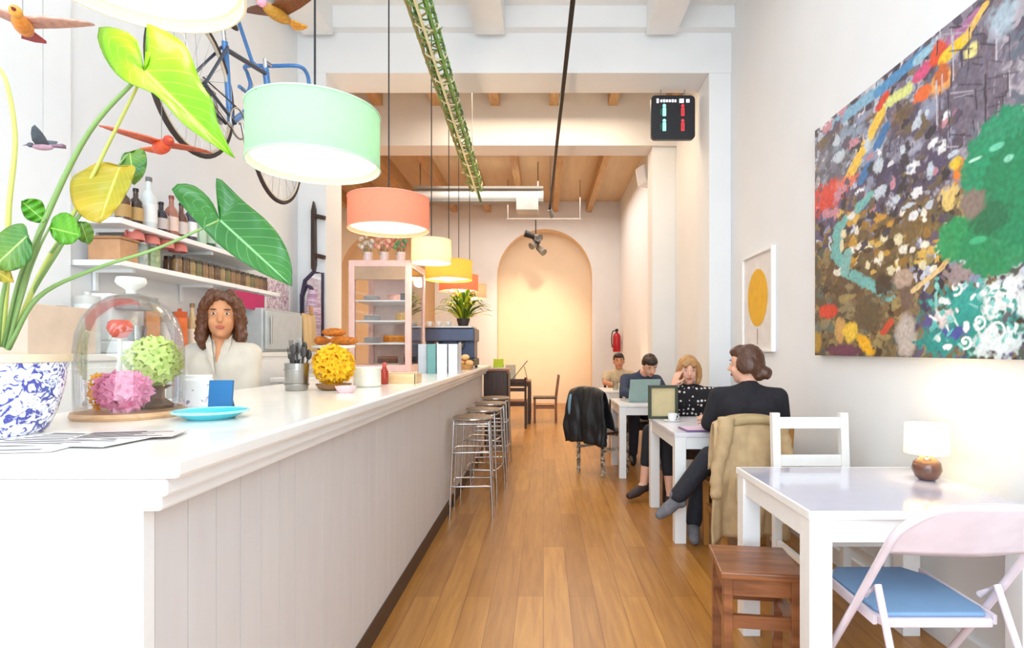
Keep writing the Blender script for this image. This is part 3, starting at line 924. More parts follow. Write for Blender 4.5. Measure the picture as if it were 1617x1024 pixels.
# ---- cutlery beaker
c0 = at_top(469, 617)
t = thing('cutlery_beaker', 'ribbed grey metal beaker on the bar', 'beaker', c0)
MB().lathe(c0, [(.048, 0), (.052, .004), (.056, .13), (.053, .13), (.05, .01), (0, .008)], 28, cap=False).build('cup', steel, t, smooth=50)
for z in (.03, .1):
    MB().tube([c0 + Vector((.056 * math.cos(a), .056 * math.sin(a), z)) for a in [2 * PI * i / 28 for i in range(28)]], .003, 6, True).build('band', steel, t, smooth=60)
dm = mat('black_handle', '3A3432', .35)
for k in range(14):
    a = k * 2.4
    r = .01 + .03 * (k % 3) / 2
    p0 = c0 + Vector((r * .6 * math.cos(a), r * .6 * math.sin(a), .012))
    p1 = c0 + Vector((r * 1.2 * math.cos(a), r * 1.2 * math.sin(a), .15 + .012 * (k % 4)))
    d = (p1 - p0).normalized()
    kind = ('knife', 'fork', 'spoon')[k % 3]
    q = thing('table_' + kind, 'black handled table %s standing in the grey metal beaker' % kind, kind, p0, 'black handled table %ss in the beaker' % kind)
    MB().tube([p0, p0.lerp(p1, .6), p1], [.003, .004, .004], 6).build('handle', dm, q, smooth=60)
    if kind == 'fork':
        fk = MB().ell(p1 + d * .012, (.011, .004, .014), n=8, k=6)
        for s in (-.008, -.003, .003, .008):
            fk.cap(p1 + d * .018 + Vector((s, 0, 0)), p1 + d * .055 + Vector((s * 1.1, 0, 0)), .0018, .0012, 5)
        fk.build('tines', dm, q)
    elif kind == 'spoon':
        MB().ell(p1 + d * .022, (.015, .006, .026), n=10, k=7).build('spoon_bowl', dm, q, smooth=180)
    else:
        MB().obox(p1 + d * .03, (.016, .003, .07)).build('blade', steel, q, bevel=.001)

# ---- yellow flowers, dishes and tins further along
c0 = at_top(527, 616)
yb = thing('flower_bowl', 'low brown bowl under the bright yellow flowers', 'bowl', c0)
MB().lathe(c0, [(.05, 0), (.07, .006), (.085, .03), (.08, .03), (.06, .01), (0, .008)], 24, cap=False).build('bowl', mat('brown_bowl', '8A6236', .4), yb, smooth=50)
g = garland('yellow_flowers', 'bright yellow flower bunch on the bar beside the cutlery beaker', c0 + Vector((0, 0, .035)), (.085, .078, .085), 'F8C820', 'E8A010', 74, .032)
c0 = at_top(546, 619)
t = thing('small_dish', 'small pale pink dish in front of the yellow flowers', 'dish', c0 + Vector((.02, -.06, 0)))
c1 = c0 + Vector((.02, -.06, 0))
MB().lathe(c1, [(.03, 0), (.034, .004), (.048, .03), (.044, .03), (.03, .008), (0, .007)], 24, cap=False).build('bowl', mat('pale_pink', 'F0C8CC', .3), t, smooth=50)
MB().lathe(c1, [(.026, -.0), (.026, .004)], 20).build('foot_ring', mat('pale_pink2', 'E0B4B8', .3), t)
def planter(px, py, r, h, col, nm, lb, cat):
    c = at_top(px, py)
    t = thing(nm, lb, cat, c)
    MB().lathe(c, [(r * .9, 0), (r, .006), (r, h), (r * .9, h), (r * .88, .012), (0, .01)], 24, cap=False).build('body', mat(nm + col, col, .4, var=.1, vscale=20), t, smooth=40)
    MB().tube([c + Vector((r * math.cos(a), r * math.sin(a), h)) for a in [2 * PI * i / 24 for i in range(24)]], .004, 6, True).build('rim', mat(nm + 'rim', 'F4EEE6', .3), t, smooth=60)
    return c
planter(580, 611, .07, .1, 'E4E2D2', 'sugar_pot', 'cream crock on the bar right of the yellow flowers', 'crock')
c0 = at_top(607, 607)
t = thing('sauce_bottle', 'small red sauce bottle between the cream crock and the wooden tray', 'bottle', c0)
MB().lathe(c0, [(.018, 0), (.022, .006), (.022, .07), (.012, .09), (.01, .1)], 16).build('body', mat('sauce_red', 'A8301E', .25), t, smooth=40)
MB().lathe(c0, [(.012, .098), (.012, .118), (.006, .122)], 12).build('cap', mat('sauce_cap', 'C85040', .3), t, smooth=40)
c0 = at_top(636, 605)
t = thing('wooden_tray', 'low pale wooden tray before the pink display cabinet', 'tray', c0)
tr = MB().box(c0.x - .09, c0.x + .09, c0.y - .07, c0.y + .07, ZT, ZT + .01)
tr.build('tray_floor', wood('tray_wood', 'D8B07A', 'EBCB9C', 0), t)
wv = MB().box(c0.x - .09, c0.x + .09, c0.y - .075, c0.y - .065, ZT, ZT + .055).box(c0.x - .09, c0.x + .09, c0.y + .065, c0.y + .075, ZT, ZT + .055).box(c0.x - .095, c0.x - .085, c0.y - .075, c0.y + .075, ZT, ZT + .055).box(c0.x + .085, c0.x + .095, c0.y - .075, c0.y + .075, ZT, ZT + .055)
wv.build('tray_sides', bpy.data.materials['tray_wood'], t)

# ---- cake stand with croissants
c0 = Vector((-1.6, 4.35, ZT))
t = thing('cake_stand', 'white footed cake stand left of the pink display cabinet', 'cake stand', c0)
MB().lathe(c0, [(.09, 0), (.09, .01), (.03, .03), (.022, .08), (.022, .19), (.06, .205), (0, .206)], 28, cap=False).build('foot', white_paint, t, smooth=50)
MB().lathe(c0, [(0, .205), (.15, .205), (.16, .22), (.155, .226), (.0, .214)], 32, cap=False).build('plate', white_paint, t, smooth=50)
cm = mat('croissant_crust', 'C8741E', .55, var=.35, vscale=40, bump=.4, bscale=60)
cc_ = [(-.08, .0, 0, 80), (.06, -.06, 0, -20), (.07, .075, 0, 20), (.0, 0, .064, 10)]
for k, (dx, dy, dz, a) in enumerate(cc_):
    p = c0 + Vector((dx, dy, .2625 + dz))
    M3 = Matrix.Rotation(R(a), 3, 'Z')
    pts = [p + M3 @ Vector((.085 * math.sin(u), .04 * math.cos(u) - .02, 0)) for u in [-1.25 + 2.5 * i / 16 for i in range(17)]]
    rr = [.008 + .026 * math.sin(PI * i / 16) ** .8 + (.003 if i % 3 == 0 else 0) for i in range(17)]
    q = MB().tube(pts, rr, 10).build('croissant', cm, at=p, smooth=180)
    tag(q, ('golden croissant at the left of the cake stand', 'golden croissant at the near right of the cake stand', 'golden croissant at the far side of the cake stand', 'golden croissant on top of the croissant pile')[k], 'croissant', 'croissants on the cake stand')

# ---- pink display cabinet
px0, px1, py0, py1, pz1 = -1.71, -1.165, 5.0, 5.62, ZT + .98
t = thing('display_cabinet', 'pale pink glazed pastry cabinet standing on the bar', 'cabinet', (-1.44, 5.3, ZT))
pk = mat('pale_pink_paint', 'EFC6BC', .4)
for x in (px0, px1 - .05):
    for y in (py0, py1 - .05):
        MB().box(x, x + .05, y, y + .05, ZT, pz1).build('post', pk, t, bevel=.004)
for z0, z1, nm in ((ZT, ZT + .06, 'bottom_panel'), (pz1 - .055, pz1, 'top_panel')):
    MB().box(px0 + .001, px1 - .001, py0 + .001, py1 - .001, z0, z1).build(nm, pk, t, bevel=.003)
MB().box(px0 + .04, px1 - .04, py0 + .005, py0 + .03, pz1 - .17, pz1 - .05).build('header_board', mat('taupe_board', 'B89A80', .6), t)
MB().box(px0 + .05, px1 - .05, py1 - .02, py1 - .012, ZT + .06, pz1 - .05).build('back_panel', mat('pink_back', 'E8CFC6', .5), t)
cg = glass_mat('cabinet_glass', 'FFFFFF', .06)
MB().box(px0 + .05, px1 - .05, py0 + .012, py0 + .015, ZT + .06, pz1 - .17).build('front_pane', cg, t)
MB().box(px1 - .015, px1 - .012, py0 + .05, py1 - .05, ZT + .06, pz1 - .05).build('side_pane', cg, t)
szs = [ZT + .24, ZT + .44, ZT + .62]
for z in szs:
    MB().box(px0 + .03, px1 - .03, py0 + .03, py1 - .03, z, z + .012).build('shelf', white_paint, t)
def cake(x, y, z, r, h, c1, c2, lb):
    t = thing('cake', lb, 'cake', (x, y, z), 'cakes in the pink cabinet')
    MB().lathe((x, y, z), [(.0, 0), (r * 1.25, 0), (r * 1.3, .008), (0, .008)], 24, cap=False).build('plate', white_paint, t, smooth=40)
    MB().lathe((x, y, z + .0085), [(0, 0), (r, 0), (r, h * .8), (r * .95, h), (0, h)], 24, cap=False).build('sponge', mat('sponge' + c1, c1, .7, var=.2, vscale=40), t, smooth=40)
    MB().lathe((x, y, z + .0085), [(r * 1.01, h * .75), (r * 1.01, h), (r * .9, h * 1.06), (0, h * 1.08)], 24, cap=False).build('icing', mat('icing' + c2, c2, .5, var=.1), t, smooth=50)
cake(-1.36, 5.25, szs[2] + .0125, .075, .05, 'E8B8A8', 'F0A090', 'pink iced cake on the top shelf of the pink cabinet')
cake(-1.30, 5.25, szs[1] + .0125, .06, .07, 'D8A850', 'E8B868', 'yellow sponge cake on the middle shelf of the pink cabinet')
cake(-1.36, 5.25, szs[0] + .0125, .11, .06, 'C87A20', 'D8902C', 'wide golden orange tart on the lower shelf of the pink cabinet')
cake(-1.42, 5.2, ZT + .0615, .09, .06, '6A4030', '8A5A40', 'dark brown cake on the floor of the pink cabinet, on the left')
cake(-1.26, 5.4, ZT + .0615, .06, .08, '4A3A30', 'C8A070', 'small dark cake on the cabinet floor, on the right')
for k, z in enumerate(szs):
    for j in range(5):
        q = MB().lathe((-1.58, 5.25, z + .0125 + j * .011), [(0, 0), (.05, 0), (.078, .008), (.076, .011), (.05, .004), (0, .003)], 24, cap=False).build('plate', white_paint, at=(-1.58, 5.25, z + .0125 + j * .011), smooth=40)
        tag(q, 'white plate, %s of the %s stack in the pink cabinet' % (('lowest', 'second lowest', 'middle one', 'second highest', 'topmost')[j], ('lower shelf', 'middle shelf', 'top shelf')[k]), 'plate', 'plates stacked in the pink cabinet')
t = thing('menu_card', 'small dark grey card on the top shelf of the pink cabinet', 'card', (-1.25, 5.1, szs[2] + .0125))
MB().box(-1.27, -1.19, 5.06, 5.064, szs[2] + .0125, szs[2] + .075).build('card', mat('slate', '5A5A60', .6), t)
MB().box(-1.25, -1.21, 5.064, 5.09, szs[2] + .0125, szs[2] + .03).build('foot', steel, t)
# glass vases with cut flowers on the cabinet
for k, (x, lb, fc) in enumerate([(-1.6, 'glass of pale dried flowers on the left top of the pink cabinet', ('C8B098', 'E0CFC0')),
                                 (-1.45, 'glass of pink flowers on the middle of the pink cabinet top', ('D88A78', 'F0B8A0')),
                                 (-1.3, 'glass of pink and green flowers on the right top of the pink cabinet', ('C87868', '6A9A6A'))]):
    t = thing('flower_glass', lb, 'vase', (x, 5.2, pz1 + .001), 'flower glasses on the pink cabinet')
    MB().lathe((x, 5.2, pz1 + .001), [(0, .004), (.035, .004), (.04, .1), (.042, .1), (.037, 0), (0, 0)], 20, cap=False).build('glass', mat('pinkish_glass%d' % k, 'E8D0CC', .1), t, smooth=50)
    fl = [MB(), MB()]
    stt = MB()
    for j in range(16):
        a, rr, h = j * 2.4, .03 + .035 * ((j * 7) % 5) / 4, .14 + .09 * ((j * 3) % 7) / 6
        p = Vector((x + rr * math.cos(a) * 1.2, 5.2 + rr * math.sin(a), pz1 + h))
        stt.cap((x + rr * .2 * math.cos(a), 5.2 + rr * .2 * math.sin(a), pz1 + .01), p, .002, .002, 5)
        fl[j % 2].ell(p, (.018, .018, .022), n=7, k=5)
    stt.build('flower_stalks', mat('stalks%d' % k, '7A8A58', .6), t)
    fl[0].build('blossoms', mat('bl_a%d' % k, fc[0], .7), t)
    fl[1].build('blossoms', mat('bl_b%d' % k, fc[1], .7), t)

# ---- binders, bread, espresso machine with plant, at the far end
def book(x0, x1, y, col, lb, h=.24, d=.2, nm='menu_folder'):
    t = thing(nm, lb, 'folder', ((x0 + x1) / 2, y, ZT), 'menu folders standing at the far end of the bar')
    MB().box(x0, x1, y, y + .006, ZT, ZT + h).box(x0, x0 + .004, y, y + d, ZT, ZT + h).box(x1 - .004, x1, y, y + d, ZT, ZT + h).build('cover', mat('cover' + col, col, .5), t, bevel=.001)
    MB().box(x0 + .005, x1 - .005, y + .007, y + d - .01, ZT + .004, ZT + h - .006).build('pages', white_paint, t)
book(-.945, -.868, 4.62, '6FA6A4', 'teal menu folder standing by the pink cabinet')
book(-.862, -.775, 4.60, 'F0F1F4', 'white menu folder right of the teal one')
book(-.769, -.69, 4.60, 'E4E8F0', 'bluish white menu folder nearest the bar edge')
book(-1.03, -.955, 4.68, 'C8CCD4', 'grey menu folder left of the teal one')
c0 = Vector((-.76, 5.55, ZT))
t = thing('bread_basket', 'round wicker bread basket near the far end of the bar', 'basket', c0)
MB().lathe(c0, [(0, 0), (.06, 0), (.085, .05), (.08, .05), (.055, .01), (0, .008)], 24, cap=False).build('basket', mat('wicker', 'C8955A', .7, var=.3, vscale=80), t, smooth=50)
for k, (dx, dy, dz) in enumerate(((-.044, -.026, 0), (.044, -.03, 0), (0, .046, 0), (0, 0, .055))):
    p = c0 + Vector((dx, dy, .064 + dz))
    tag(MB().ell(p, (.042, .035, .03)).build('bread_roll', mat('bread%d' % k, ('DDA868', 'E4B478', 'CC9050', 'E8C08A')[k], .7, var=.15), at=p, smooth=180), ('tan bread roll at the left of the wicker basket', 'light bread roll at the right of the wicker basket', 'brown bread roll at the back of the wicker basket', 'pale bread roll on top in the wicker basket')[k], 'bread roll', 'bread rolls in the wicker basket')
t = thing('espresso_machine', 'dark blue grey espresso machine at the far end of the bar', 'espresso machine', (-.98, 6.2, ZT))
ex0, ex1, ey0, ey1 = -1.28, -.72, 5.95, 6.4
dk, db = mat('slate_blue_metal', '46506A', .35, .4), mat('black_metal', '24262E', .4, .3)
MB().box(ex0, ex1, ey0 - .05, ey1, ZT + .02, ZT + .1).build('base', db, t, bevel=.008)
MB().box(ex0 + .02, ex1 - .02, ey0 + .16, ey1, ZT + .1, ZT + .3).build('back_housing', dk, t, bevel=.008)
MB().box(ex0, ex1, ey0, ey1, ZT + .28, ZT + .42).build('top_housing', dk, t, bevel=.012)
MB().box(ex0 + .02, ex1 - .02, ey0 - .03, ey1 - .05, ZT + .42, ZT + .44).build('cup_rail', steel, t, bevel=.004)
for x in (ex0 + .16, ex1 - .16):
    g = MB().lathe((x, ey0 + .08, ZT + .22), [(.03, .06), (.035, .04), (.035, 0), (.02, -.02), (0, -.02)], 16, cap=False).build('group_head', steel, t, smooth=40)
    MB().cap((x, ey0 + .05, ZT + .22), (x, ey0 - .1, ZT + .2), .011, .013).build('portafilter', db, g, smooth=40)
for x in (ex0 + .03, ex1 - .03):
    for y in (ey0, ey1 - .04):
        MB().lathe((x, y, ZT), [(.018, 0), (.014, .022)], 10).build('foot', db, t)
c0 = Vector((-.86, 6.12, ZT + .4405))
t = thing('potted_fern', 'bushy yellow green plant in a dark pot on the espresso machine', 'plant', c0)
MB().lathe(c0, [(.05, 0), (.07, .07), (.072, .085), (.062, .085), (.05, .03), (0, .03)], 20, cap=False).build('pot', mat('dark_pot', '3A3230', .5), t, smooth=50)
lm = [mat('fern_a', '9CB62E', .5, trans=.3), mat('fern_b', 'E2E034', .5, trans=.3), mat('fern_c', '66842A', .5, trans=.3)]
for j in range(64):
    a = j * 2.4
    sp_ = .09 + .21 * ((j * 5) % 9) / 8
    h = .30 - .22 * ((j * 5) % 9) / 8 + .05 * ((j * 3) % 4) / 3
    u = Vector((math.cos(a), math.sin(a) * .8, 0))
    pts = curve_pts([c0 + u * .02 + Vector((0, 0, .06)), c0 + u * sp_ * .5 + Vector((0, 0, .06 + h * .75)), c0 + u * sp_ + Vector((0, 0, .06 + h)), c0 + u * sp_ * 1.3 + Vector((0, 0, .06 + h * .8))], 8)
    sd = Vector((-u.y, u.x, 0))
    w = [.005, .014, .02, .025, .025, .021, .016, .009, .001]
    vs = []
    for p, ww in zip(pts, w):
        vs += [p - sd * ww, p + sd * ww]
    MB().add(vs, [(2 * i, 2 * i + 1, 2 * i + 3, 2 * i + 2) for i in range(8)]).build('leaf', lm[j % 3], t, smooth=180, fix=False, solid=.001)
c0 = Vector((-.74, 6.2, ZT + .4405))
for k, x in enumerate((-1.2, -1.1, -1.0)):
    t = thing('coffee_cup', 'white coffee cup on the espresso machine rail, %s from the left' % ('first', 'second', 'third')[k], 'cup', (x, 6.0, ZT + .4405), 'cups on the espresso machine')
    MB().lathe((x, 6.0, ZT + .4405), [(.02, 0), (.024, .004), (.036, .05), (.034, .05), (.022, .008), (0, .007)], 18, cap=False).build('bowl', white_paint, t, smooth=50)
    MB().tube(arc((x + .034, 6.0, ZT + .466), .013, -90, 90, 8), .003, 6).build('handle', white_paint, t, smooth=60)
# ================================================================== things overhead
def pendant(x, y, r, z0, z1, col, label, watt, strength=1.35):
    t = thing('pendant_lamp', label, 'lamp', (x, y, z0), 'drum pendants over the bar')
    zc = ZC if y < YP else 4.75
    sm = mat('drum_' + col, col, .75, var=.03, vscale=40, trans=.42)
    MB().lathe((x, y, 0), [(r, z0), (r, z1), (r - .004, z1), (r - .004, z0)], 48, cap=False).build('shade', sm, t, smooth=40)
    for z in (z0, z1):
        MB().tube([(x + r * math.cos(a), y + r * math.sin(a), z) for a in [2 * PI * i / 48 for i in range(48)]], .004, 6, True).build('rim', mat('rim_' + col, col, .6), t, smooth=60)
    dm_ = mat('diffuser_' + label[:6], 'FFF1CC', .6, var=0, emit=strength, ecol='FFE2A8')
    MB().lathe((x, y, 0), [(0, z0 + .02), (r * .94, z0 + .02), (r * .94, z0 + .024), (0, z0 + .024)], 40, cap=False).build('diffuser', dm_, t)
    MB().ell((x, y, z0 + .012), (r * .42, r * .42, .022), n=20).build('bulb', mat('bulb_' + label[:6], 'FFFFFF', .5, var=0, emit=strength * 8, ecol='FFF4DC'), t, smooth=180)
    sp = MB()
    for k in range(3):
        a = k * 2 * PI / 3
        sp.cap((x, y, z1 - .02), (x + r * math.cos(a), y + r * math.sin(a), z1 - .004), .003, .003, 6)
    sp.build('spider', steel, t)
    MB().cap((x, y, z1 - .05), (x, y, z1 - .0), .02).build('lamp_holder', white_paint, t, smooth=40)
    MB().cap((x, y, z1), (x, y, zc), .0045, .0045, 8).build('cord', black, t)
    MB().lathe((x, y, zc - .03), [(.05, 0), (.055, .03)], 16).build('ceiling_rose', white_paint, t, smooth=40)
    l = bpy.data.lights.new('bulb_light', 'POINT')
    l.energy, l.color, l.shadow_soft_size = watt, (1, .86, .66), .06
    lo = bpy.data.objects.new('bulb_light', l)
    lo.parent = t
    lo.location = (0, 0, (z1 - z0) * .6)
    C.objects.link(lo)
    l2 = bpy.data.lights.new('bulb_light', 'POINT')
    l2.energy, l2.color, l2.shadow_soft_size = watt * 1.1, (1, .86, .68), .05
    lo = bpy.data.objects.new('bulb_light', l2)
    lo.parent = t
    lo.location = (0, 0, -.03)
    C.objects.link(lo)
pendant(-.80, 1.12, .19, 2.03, 2.22, 'F6F0D2', 'cream drum pendant nearest the camera above the big leaves', .5, 1.1)
pendant(-.91, 2.27, .25, 2.03, 2.243, 'C4E6CA', 'mint green drum pendant over the bar', 1.6)
pendant(-.976, 3.6, .25, 2.055, 2.25, 'F7AC92', 'coral orange drum pendant over the bar', 3)
pendant(-.97, 4.94, .17, 2.05, 2.245, 'F0E8CC', 'small ivory drum pendant behind the coral one', 3)
pendant(-1.02, 6.15, .25, 2.05, 2.25, 'F5D272', 'yellow drum pendant behind the ivory one', 4)
pendant(-1.09, 7.34, .25, 2.05, 2.25, 'F6A482', 'deep orange drum pendant behind the yellow one', 4)
pendant(-1.10, 8.5, .25, 2.06, 2.26, 'F6CBAE', 'peach drum pendant farthest along the bar', 4)

# green wrapped lattice truss
t = thing('lattice_truss', 'green vine wrapped lattice truss hanging under the ceiling beams', 'truss', (-.93, 5.5, 3.7))
A, B = Vector((-.778, 2.3, 3.59)), Vector((-.824, 7.02, 3.30))
gr = [mat('vine_green', '6E9A4A', .6, var=.25, vscale=20), mat('olive_rod', '8A8450', .6, var=.2, vscale=20), mat('cream_rod', 'DCD8B0', .5), mat('dark_green_rod', '4A6A34', .6)]
d = (B - A)
for k, (ox, oz) in enumerate(((-.064, -.05), (.064, -.05), (-.064, .06), (.064, .06), (0, -.07), (.03, .02))):
    MB().tube([A + Vector((ox, 0, oz)), A + d * .5 + Vector((ox * .95, 0, oz)), B + Vector((ox * .9, 0, oz))], .011, 8).build('rail', gr[(1, 0, 3, 0, 2, 3)[k]], t, smooth=60)
zz = MB()
n = 46
for i in range(n):
    p, q = A + d * (i / n), A + d * ((i + 1) / n)
    s = 1 if i % 2 else -1
    zz.cap(p + Vector((.064 * s, 0, -.05)), q + Vector((-.064 * s, 0, -.05)), .006, .006, 6)
    zz.cap(p + Vector((.064 * s, 0, -.05)), q + Vector((.064 * s, 0, .06)), .005, .005, 6)
    zz.cap(p + Vector((-.064, 0, .06 * s)), q + Vector((-.064, 0, -.06 * s)), .005, .005, 6)
zz.build('lattice', gr[1], t)
for k in range(3):
    MB().tube([A + d * (i / 160) + Vector((.085 * math.cos(i * .55 + k * 2.1), 0, .072 * math.sin(i * .55 + k * 2.1))) for i in range(161)], .006, 6).build('vine', gr[(0, 2, 3)[k]], t, smooth=60)
lv = MB()
for i in range(110):
    p = A + d * rnd.random() + Vector((rnd.uniform(-.085, .085), 0, rnd.uniform(-.09, .08)))
    u = Vector((rnd.uniform(-1, 1), rnd.uniform(-1, 1), rnd.uniform(-1, .6))).normalized()
    w = u.orthogonal().normalized()
    s = rnd.uniform(.016, .034)
    lv.add([p, p + u * s + w * s * .4, p + u * s * 2, p + u * s - w * s * .4], [(0, 1, 2, 3)])
lv.build('leaves', gr[0], t, fix=False)
for f, x in ((.12, A.x), (.9, B.x)):
    p = A + d * f
    MB().cap(p + Vector((0, 0, .06)), (p.x, p.y, 4.5 if p.y < YP else 4.75), .004, .004, 6).build('hanger_wire', steel, t)
MB().cap(B + Vector((0, -.02, .0)), B + Vector((.02, .3, -.1)), .02, .016).build('end_pipe', gr[3], t, smooth=40)

# dark track rail with spot heads
t = thing('track_rail', 'thin dark lighting track running along the room under the ceiling', 'lighting track', (.2, 6, 3.8))
A2, B2 = Vector((.25, 2.4, 3.9)), Vector((.10, 9.6, 3.62))
MB().bar(A2, B2, .035, .03).build('rail', black, t)
for f in (.1, .5, .93):
    p = A2 + (B2 - A2) * f
    MB().cap(p, (p.x, p.y, 4.5 if p.y < YP else 4.75), .005, .005, 6).build('hanger_rod', black, t)
for f in (.03, .97):
    p = A2 + (B2 - A2) * f
    h = MB().cap(p + Vector((0, 0, -.03)), p + Vector((.05, .07, -.13)), .035, .045).build('spot_head', mat('spot_grey', '8E8A84', .4), t, smooth=40)
    MB().cap(p, p + Vector((0, 0, -.05)), .012).build('spot_arm', black, h)

# white duct with box, spotlight cluster, wall speaker, hanging sign
t = thing('ceiling_duct', 'white horizontal duct with a grey edge hanging across the back room', 'duct', (-1.2, 10.5, 4.05))
p0, p1 = P(655, 309, 10.5), P(858, 309, 10.5)
MB().cap(p0, p1, .085, .085, 20).build('duct_pipe', white_paint, t, smooth=40)
MB().box(p0.x, p1.x, 10.38, 10.62, p0.z - .14, p0.z - .1).build('lower_rail', mat('duct_grey', '8F8E88', .5), t)
MB().box(p0.x, p1.x, 10.38, 10.62, p0.z + .1, p0.z + .14).build('upper_rail', mat('duct_grey2', '9A958C', .5), t)
bx = P(833, 322, 10.5)
MB().box(bx.x - .2, bx.x + .2, 10.3, 10.7, bx.z - .16, bx.z + .08).build('fan_box', mat('pale_grey_box', 'BFC4C2', .4), t, bevel=.01)
for x in (p0.x + .1, p1.x - .1):
    MB().cap((x, 10.5, p0.z), (x, 10.5, 4.75), .01).build('hanger_rod', steel, t)
c0 = P(846, 384, 11.6)
t = thing('spotlight_cluster', 'dark cluster of spotlights hanging before the arched recess', 'spotlights', c0)
MB().bar(P(800, 346, 11.6), P(918, 346, 11.6), .04, .03).build('bar', mat('bar_grey', 'A8A098', .5), t)
for x in (802, 916):
    q = P(x, 346, 11.6)
    MB().cap(q, (q.x, q.y, 4.75), .008).build('hanger_rod', steel, t)
MB().cap(P(846, 346, 11.6), c0, .012).build('drop_rod', black, t)
for k, (dx, dz, u) in enumerate(((-.12, .16, (-.8, -.2, .25)), (.02, .12, (.5, -.6, -.2)), (-.02, -.02, (-.6, -.5, -.5)), (.1, -.14, (.6, -.5, -.6)), (.03, .02, (.2, -.8, .4)))):
    p = c0 + Vector((dx, 0, dz))
    u = Vector(u).normalized()
    MB().cap(p - u * .09, p + u * .11, .055, .075).build('spot_head', mat('spot_dark%d' % k, ('2A2624', '6A625A', '8A8278', '5A544E', '4A4440')[k], .4), t, smooth=40)
    MB().cap(c0, p, .012).build('arm', black, t)
c0 = P(1019, 279, 8.35)
t = thing('wall_speaker', 'small white wall speaker high beyond the second pier', 'speaker', c0)
Mz = Matrix.Rotation(R(35), 3, 'Z') @ Matrix.Rotation(R(-12), 3, 'X')
MB().obox(c0, (.2, .18, .28), Mz).build('housing', white_paint, t, bevel=.02)
MB().obox(c0 + Mz @ Vector((0, -.095, 0)), (.17, .006, .24), Mz).build('grille', mat('speaker_grille', 'D8D4CC', .7), t)
MB().cap(c0 + Vector((.05, .06, 0)), (XR, 8.6, c0.z), .018).build('wall_arm', white_paint, t)

c0 = P(1062, 187, 5.75)
t = thing('hanging_sign', 'dark rounded sign with green and red figures hanging from the beam', 'sign', c0)
hw, hh, rr = .221, .221, .045
pl = []
for cx, cz, a0 in ((1, 1, 0), (-1, 1, 90), (-1, -1, 180), (1, -1, 270)):
    pl += arc(c0 + Vector((cx * (hw - rr), .02, cz * (hh - rr))), rr, a0, a0 + 90, 6)
MB().ext(pl, (0, -.045, 0)).build('panel', mat('sign_black', '26282E', .35), t)
def sgn(dx, dz, w, h, col, e, nm):
    mm = bpy.data.materials.get('sg' + col) or mat('sg' + col, col, .5, var=0, emit=e)
    c = c0 + Vector((dx, -.0265, dz))
    return MB().box(c.x - w / 2, c.x + w / 2, c.y - .003, c.y + .002, c.z - h / 2, c.z + h / 2).build(nm, mm, t, bevel=.002)
for dx, w, h in ((-.155, .022, .045), (-.118, .02, .026), (-.09, .018, .03), (-.062, .022, .026), (-.033, .02, .026), (-.005, .018, .03), (.022, .02, .026), (.085, .045, .042), (.148, .034, .034)):
    sgn(dx, .165, w, h, 'F2F4FF', .8, 'lettering')
for side, col, c2 in ((-.088, '8CFFE0', '0E6A48'), (.097, 'D83C44', '6A1E24')):
    for z in (.055, -.095):
        sgn(side, z, .034, .085, col, 1.1 if side < 0 else .5, 'figure')
        MB().ell(c0 + Vector((side, -.027, z + .062)), (.017, .004, .017), n=14, k=8).build('figure_head', bpy.data.materials['sg' + col], t)
        sgn(side + (-.034 if side < 0 else .0), z, .012, .06, c2, .2, 'figure_shade')
for dx in (-.12, .12):
    MB().cap(c0 + Vector((dx, 0, hh)), (c0.x + dx, c0.y, 3.93), .004, .004, 6).build('hanger_wire', steel, t)

# flying bird ornaments on threads
def bird(name, c, head, span, cols, label, zc=ZC, lift=.35, thread=True, tone=None, scale=1.0):
    """body, head, beak, two wings and a tail; head = direction of flight in plan (degrees)"""
    c = Vector(c)
    t = thing(name, label, 'ornament', c)
    f = Vector((math.cos(R(head)), math.sin(R(head)), -.08)).normalized()
    s = Vector((-f.y, f.x, 0)).normalized()
    u = s.cross(f) * -1
    if u.z < 0:
        u = -u
    M3 = Matrix((f, s, u)).transposed()
    L = span * .32
    ms = [mat(name + c_ + str(round(c.x * 100)), c_, .5, var=.25, vscale=60) for c_ in cols]
    MB().ell(c, (L * .62, L * .23, L * .24), M3).build('body', ms[0], t, smooth=180)
    MB().ell(c + f * L * .68 + u * L * .1, (L * .2, L * .16, L * .17), M3).build('head', ms[1], t, smooth=180)
    MB().cap(c + f * L * .84 + u * L * .1, c + f * L * 1.12 + u * L * .05, L * .06, L * .01).build('beak', ms[3 % len(ms)], t, smooth=60)
    for sg in (-1, 1):
        pts = [(.30, 0), (.34, .25), (.2, .55), (.0, .85), (-.22, 1.0), (-.3, .72), (-.34, .4), (-.32, 0)]
        up = []
        for a, b in pts:
            up.append(c + f * (a * L * 1.2) + s * (sg * (b * span * .5 + L * .08)) + u * (b * span * .5 * lift + L * .1))
        w = MB()
        mid = sum(up, Vector()) / len(up)
        w.add(up + [mid + u * .01 * scale], [(i, (i + 1) % len(up), len(up)) for i in range(len(up))])
        w.build('wing', ms[2], t, smooth=180, fix=False, solid=.006)
    tl = [c - f * L * .5 + s * L * .1, c - f * L * 1.2 + s * L * .3, c - f * L * 1.3, c - f * L * 1.2 - s * L * .3, c - f * L * .5 - s * L * .1]
    MB().ext(tl, u * .008).build('tail', ms[3 % len(ms)], t)
    if thread:
        MB().cap(c + u * L * .2, (c.x, c.y, zc), .0012, .0012, 5).build('thread', steel, t)
bird('hanging_bird', P(437, 22, 3.0), 250, .46, ('B8862E', 'F0A8C0', '7A4A2C', 'D89A30'), 'brown and gold bird ornament with pink head over the bicycle', lift=.25)
